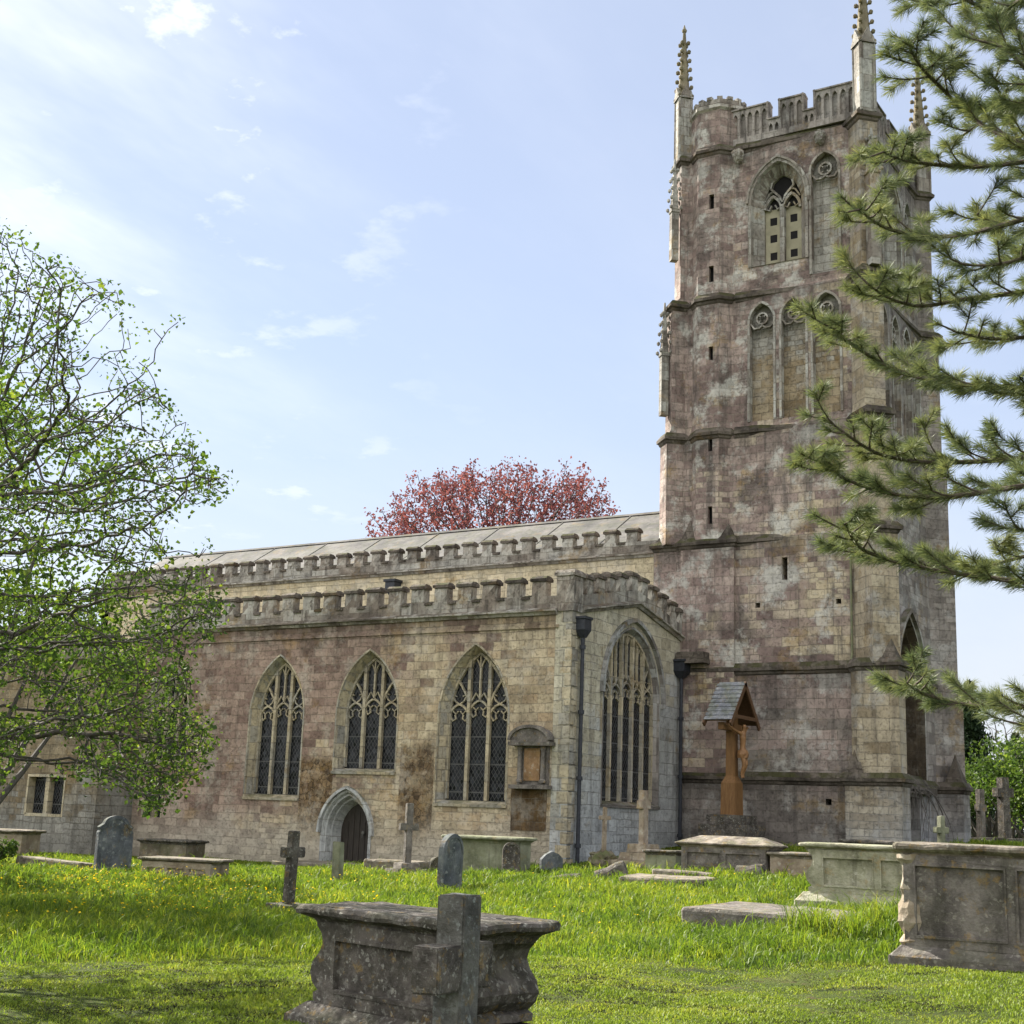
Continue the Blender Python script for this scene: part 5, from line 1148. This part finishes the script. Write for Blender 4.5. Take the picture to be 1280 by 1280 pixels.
# copper beech behind the nave
cbp = px(632, 700, 62); cbase = np.array([cbp[0], cbp[1], 1.0])
bt = thing('copper_beech', 'copper-red leaved tree rising behind the nave roof', 'tree', tuple(cbase))
bpoly = [(470, 720), (478, 662), (492, 640), (515, 612), (540, 612), (566, 600), (600, 606), (632, 594), (665, 604), (690, 606), (720, 603), (735, 622), (755, 642), (762, 680), (757, 760), (480, 760)]
cand = np.stack([RNG.uniform(470, 775, 9000), RNG.uniform(580, 760, 9000)], 1); cand = cand[inpoly(cand, bpoly)]; ndv = np.array([noise.fractal(Vector((x/22., y/60., 7.)), 1., 2., 3) for x, y in cand]); cand = cand[ndv > -.45-.5*np.clip((cand[:, 1]-620)/60, 0, 1)][:2600]
att = np.array([px(x, y, 62+RNG.uniform(-4.5, 4.5)) for x, y in cand])
st_ = [cbase+np.array([0, 0, h_]) for h_ in np.arange(0, 10.5, .8)]
nodes, par = colonize(att, st_, [-1]+list(range(len(st_)-1)), .33, .45, 5.5, 80, (0, 0, .55), .10)
nodes, par = list(nodes), list(par); tips = [i for i in range(len(nodes)) if i not in set(par) and nodes[i][2] > cbase[2]+11]; cc = cbase+np.array([0, 0, 8.])
for i in RNG.permutation(tips)[:230]:
    d = nodes[i]-cc; d[2] += 3.0; d /= np.linalg.norm(d); p = nodes[i].copy(); k = int(i)
    for j in range(RNG.integers(1, 5)):
        d = d+RNG.normal(0, .12, 3)+np.array([0, 0, .1]); d /= np.linalg.norm(d); p = p+d*.26; nodes.append(p.copy()); par.append(k); k = len(nodes)-1
nodes, par = np.array(nodes), np.array(par)
rad, ch = tree_radii(par, .013, 2.2); branch_mesh('trunk', nodes-cbase, par, rad, M['bark'], bt, 5)
tw = np.where(rad < .04)[0]; lp = np.repeat(nodes[tw], np.where(ch[tw] == 0, 9, 7), 0); lp += RNG.normal(0, .13, lp.shape)
lv, lf = leaves_np(lp-cbase, .17, .1, .6); np_mesh('crown', lv, [lf], M['beech'], bt)

# shrubs, hedge trees and conifers beyond the tower
def bush(name, label, base, blobs, n, size, mat, cat='shrub', group=None, stems=6):
    t = thing(name, label, cat, tuple(base), 0, group); P = []; b3 = np.array(base)
    mb = MB()
    w = np.array([r[3]**2 for r in blobs]); w = w/w.sum()
    for (x, y, z, r, rz_), k in zip(blobs, (w*n).astype(int)):
        d = RNG.normal(0, 1, (k, 3)); d /= np.linalg.norm(d, axis=1)[:, None]; rr = RNG.uniform(.25, 1.08, k)**.5
        q_ = d*rr[:, None]*np.array([r, r, rz_]); keep_ = np.array([noise.noise(Vector(p+np.array([x, y, z]))*(1.7/max(r, .6))*1.6) > -.18 for p in q_]) if k else np.zeros(0, bool)
        P.append(q_[keep_]+np.array([x, y, z])); mb.tube([(x*.15, y*.15, -.1), (x*.6, y*.6, z*.5), (x, y, z)], [.05*r+.02, .035*r+.015, .012], 6)
    P = np.concatenate(P); lv, lf = leaves_np(P, size, .3, .6); np_mesh('crown', lv, [lf], mat, t); mb.build('trunk', M['bark'], t); return t
def blobs(n, sx, sy, h, r):
    return [(RNG.uniform(-sx, sx), RNG.uniform(-sy, sy), RNG.uniform(.35, 1)*h, r*RNG.uniform(.6, 1.1), r*RNG.uniform(.5, .9)) for _ in range(n)]
def gpt(x, y, D): p = px(x, y, D); return (p[0], p[1], gz(p[0], p[1]))
bush('shrub', 'bright green shrub beside the far tower buttress at the right', gpt(1238, 1050, 52), blobs(12, 1.6, 1.6, 3.0, 1.0), 5200, .17, M['shrub'])
bush('shrub', 'mid green shrub at the right edge beyond the dark tall cross', gpt(1300, 1050, 50), blobs(12, 2.0, 1.6, 3.2, 1.0), 5200, .17, M['leaf'])
bush('shrub', 'lower leafy shrub under the right pine boughs further back', gpt(1265, 1050, 62), blobs(14, 3, 2, 4.0, 1.2), 5000, .2, M['shrub'])
for i, (x, D, lab) in enumerate(((1352, 56, 'round green bush just outside the right edge'), (1420, 54, 'broad green bush further right beyond the pine'))):
    bush('shrub', lab, gpt(x, 1050, D), blobs(12, 2.5, 2, 3.2, 1.1), 3000, .22, M['leaf'])
def conifer(name, label, base, h, r, n):
    t = thing(name, label, 'tree', tuple(base)); f = RNG.uniform(0, 1, n)**.8; a = RNG.uniform(0, 2*np.pi, n)
    lay = np.floor(f*16); rr = r*(1-f)**.85*(.55+.45*np.abs(np.sin(f*16*np.pi)))*(.75+.35*np.sin(a*3+lay*2.1))*RNG.uniform(.3, 1, n)**.5
    P = np.stack([rr*np.cos(a), rr*np.sin(a), .3+f*(h-.3)-rr*.18], 1); lv, lf = leaves_np(P, .24, .2, .45); np_mesh('crown', lv, [lf], M['yew'], t); MB().tube([(0, 0, -.2), (0, 0, h*.96)], [.22, .02], 7).build('trunk', M['bark'], t)
conifer('conifer', 'dark pointed conifer just right of the tower foot', gpt(1218, 1050, 66), 7.4, 2.5, 9000)
conifer('conifer', 'dark spreading conifer behind the shrubs at the right edge', gpt(1275, 1050, 72), 5.4, 3.0, 7000)
conifer('conifer', 'dark conifer out beyond the right edge of the churchyard', gpt(1400, 1050, 75), 8.0, 3.0, 5000)
def baretree(label, base, h, seed_):
    t = thing('bare_tree', label, 'tree', tuple(base)); b3 = np.array(base)
    A_ = b3+np.array([0, 0, h*.62])+RNG.normal(0, 1, (420, 3))*np.array([h*.16, h*.16, h*.17])
    n_, p_ = colonize(A_, [b3+np.array([0, 0, k*h/8]) for k in range(5)], [-1, 0, 1, 2, 3], h*.045, h*.06, h*.5, 50, (0, 0, .2), .12); r_, c_ = tree_radii(p_, .014, 2.2); branch_mesh('trunk', n_-b3, p_, r_, M['bark'], t, 5)
    tw_ = np.where(c_ == 0)[0]; lv, lf = leaves_np(np.repeat(n_[tw_], 2, 0)-b3+RNG.normal(0, .1, (len(tw_)*2, 3)), .16, .2, .6); np_mesh('crown', lv, [lf], M['shrub'], t)
baretree('thin half-bare tree above the shrubs at the right edge', gpt(1262, 1050, 68), 6.3, 3)
# churchyard trees out of frame on the left, whose shade falls on the long grass
for x_, y_, h_, r_, lab in ((-22.6, 15.0, 8.5, 1.8, 'broad shade tree standing off to the left of the tomb rows'), (-26.0, 18.6, 9.5, 1.8, 'tall shade tree further left beside the east block')):
    st_tree = bush('shade_tree', lab, (x_, y_, gz(x_, y_)), [(RNG.normal(0, r_*.75), RNG.normal(0, r_*.75), h_*RNG.uniform(.42, 1), r_*RNG.uniform(.6, .95), r_*RNG.uniform(.5, .8)) for _ in range(13)], 9000, .17, M['leaf'], 'tree')
    MB().tube([(0, 0, -.3), (.05, .05, h_*.3), (0, .1, h_*.7)], [.26, .2, .08], 9).build('bole', M['bark'], st_tree)
# plants near the left edge and the dead climber on the tower
bush('garden_shrub', 'low leafy shrub growing at the left edge in front of the old tomb', (-28.7, 22.6, gz(-28.7, 22.6)), blobs(9, .55, .5, .55, .28), 1500, .10, M['shrub'], stems=4)
vine = MB(); vr = random.Random(4)
for k in range(16):
    p = Vector((-11.15+vr.uniform(-.25, .2), 39.75+vr.uniform(-.25, .6), 2.75)); pts = [p.copy()]
    d = Vector((vr.uniform(.1, .5), vr.uniform(-.6, .6), vr.uniform(-.1, .3)))
    for j in range(7): p = p+d*.2; d = d+Vector((vr.uniform(-.25, .15), vr.uniform(-.3, .3), -.35)); pts.append(p.copy())
    vine.tube(pts, [.022-.0025*j for j in range(8)], 5)
o = vine.build('dead_climber', M['bark'], None); tag(o, 'tangle of dead climber stems hanging by the tower west door', 'climbing plant')

# ------------------------------------------------------------------ grass, as blades
def field(n, d0, d1, pw, half=.56):
    u = RNG.uniform(0, 1, n)
    d = (d0**pw+u*(d1**pw-d0**pw))**(1/pw); a = RNG.uniform(-half, half, n)
    f2, r2 = np.array([math.sin(YAW), math.cos(YAW)]), np.array([math.cos(YAW), -math.sin(YAW)])
    P = f2*d[:, None]+r2*(d*np.tan(a))[:, None]; return P, d
def fnoise(P, s, o=0.): return np.array([noise.fractal(Vector((x*s+o, y*s, o)), 1.0, 2.0, 3) for x, y in P])
def clear(P):
    k = np.ones(len(P), bool)
    for x, y, hx, hy, r in EXCL:
        dx, dy = P[:, 0]-x, P[:, 1]-y; c, s = math.cos(-r), math.sin(-r); k &= ~((np.abs(c*dx-s*dy) < hx) & (np.abs(s*dx+c*dy) < hy))
    return k
def edge_depth(P, d):
    """distance beyond the mown edge (m), wavy"""
    lat = P @ np.array([math.cos(YAW), -math.sin(YAW)])
    e = 16.2+.10*lat-.018*lat**2+.25*np.sin(lat*1.7)+.12*np.sin(lat*4.1)
    return d-e
def blades(P, h, w, lean, name, mat, label):
    n = len(P); z = ground(P[:, 0], P[:, 1])+.035*np.sin(P[:, 0]*1.3+P[:, 1]*.4)*np.cos(P[:, 1]*.9)-.01
    B = np.column_stack([P, z]); a = RNG.uniform(0, 2*np.pi, n); t = np.column_stack([np.cos(a), np.sin(a), np.zeros(n)])*w[:, None]
    b = RNG.uniform(0, 2*np.pi, n); ln = np.column_stack([np.cos(b), np.sin(b), np.zeros(n)])*(h*lean*RNG.uniform(.2, 1.2, n))[:, None]; up = np.zeros((n, 3)); up[:, 2] = h
    V = np.stack([B-t, B+t, B+ln*.35+up*.6-t*.75, B+ln*.35+up*.6+t*.75, B+ln+up*(1-.25*lean)], 1).reshape(-1, 3)
    q = np.arange(n)[:, None]*5; o = np_mesh(name, V, [q+np.array([[0, 1, 3, 2]]), q+np.array([[2, 3, 4]])], mat); tag(o, label, 'grass', kind='stuff'); return o
P, d = field(560000, 14.2, 44, .95); k = clear(P); P, d = P[k], d[k]; e = edge_depth(P, d)+RNG.normal(0, .22, len(d)); k = e > 0; P, d, e = P[k], d[k], e[k]
nz = fnoise(P, .55, 3.1); nf = fnoise(P, 2.2, 9.); 
h = (.125+.10*nz+.12*nf)*np.clip(.55+e*.6, .55, 1.15); strip = (P[:, 0] < -23.2) & (P[:, 1] > 27.6) | (P[:, 1] > 30.2) & (P[:, 0] < -16)
h = np.where(strip, .06, np.maximum(h, .07)); h += np.where(RNG.uniform(0, 1, len(h)) < .04, .12, 0)*(~strip); k = nf > -.75; 
rt = ((P[:, 0]+4.95)**2+(P[:, 1]-15.75)**2 < .12) | ((P[:, 0]+6.2)**2+(P[:, 1]-19.4)**2 < 1.3) | ((P[:, 0]+5.9)**2/2+(P[:, 1]-18.6)**2 < .6); h = np.where(rt, h*1.9+.05, h)
blades(P, h*RNG.uniform(.5, 1.35, len(h)), (.0022+.00026*d)*RNG.uniform(.7, 1.3, len(d)), .85, 'tall_grass', M['grass'], 'long sunlit meadow grass between the graves')
P, d = field(430000, 6.6, 19.5, .8); k = clear(P); P, d = P[k], d[k]; e = edge_depth(P, d); k = e < .15; P, d, e = P[k], d[k], e[k]
nf = fnoise(P, 1.6, 4.); h = np.clip(.04+.03*nf, .018, .09)
blades(P, h*RNG.uniform(.6, 1.3, len(h)), .0028+.0002*d, 1.0, 'mown_grass', M['mown'], 'short mown lawn in the foreground with uneven tufts')
# cut grass clumps left by the mower
P, d = field(9000, 7, 17.5, .9); k = clear(P) & (edge_depth(P, d) < -.1); P = P[k]; nf = fnoise(np.column_stack([P @ np.array([math.cos(YAW), -math.sin(YAW)])*.5, P @ np.array([math.sin(YAW), math.cos(YAW)])*1.6]), 1.0, 21.); P = P[nf > .05]
P = np.repeat(P, 16, 0)+RNG.normal(0, .055, (len(P)*16, 2)); hh = RNG.uniform(.02, .05, len(P))
blades(P, hh, np.full(len(P), .006), 2.4, 'grass_clippings', M['clip'], 'dull cut grass clumps strewn over the mown lawn')
# buttercups
P, d = field(9000, 16.5, 31, 1.2); k = clear(P) & (edge_depth(P, d) > .6); P, d = P[k], d[k]
lat = P @ np.array([math.cos(YAW), -math.sin(YAW)]); nz = fnoise(P, .35, 40.); pr = np.where(lat < -2.0, .75, .05)*np.clip(nz*2.2+.35, 0, 1)*((d > 19) | (RNG.uniform(0, 1, len(d)) < .25)); k = RNG.uniform(0, 1, len(P)) < pr; P = P[k]
n = len(P); z = ground(P[:, 0], P[:, 1])+RNG.uniform(.14, .34, n); C_ = np.column_stack([P, z]); t = 2*np.pi*np.arange(5)/5; r_ = RNG.uniform(.011, .02, n)
tl = RNG.normal(0, .35, (n, 2)); Vp = C_[:, None]+np.stack([np.cos(t)[None]*r_[:, None], np.sin(t)[None]*r_[:, None], (np.cos(t)[None]*tl[:, :1]+np.sin(t)[None]*tl[:, 1:])*r_[:, None]+.006], -1)
V = np.concatenate([C_[:, None], Vp], 1).reshape(-1, 3); q = np.arange(n)[:, None]*6; F = np.concatenate([q+np.array([[0, 1+i, 1+(i+1) % 5]]) for i in range(5)])
o = np_mesh('buttercups', V, [F], M['butter']); tag(o, 'scattered yellow buttercup flowers in the long grass', 'wild flowers', kind='stuff')
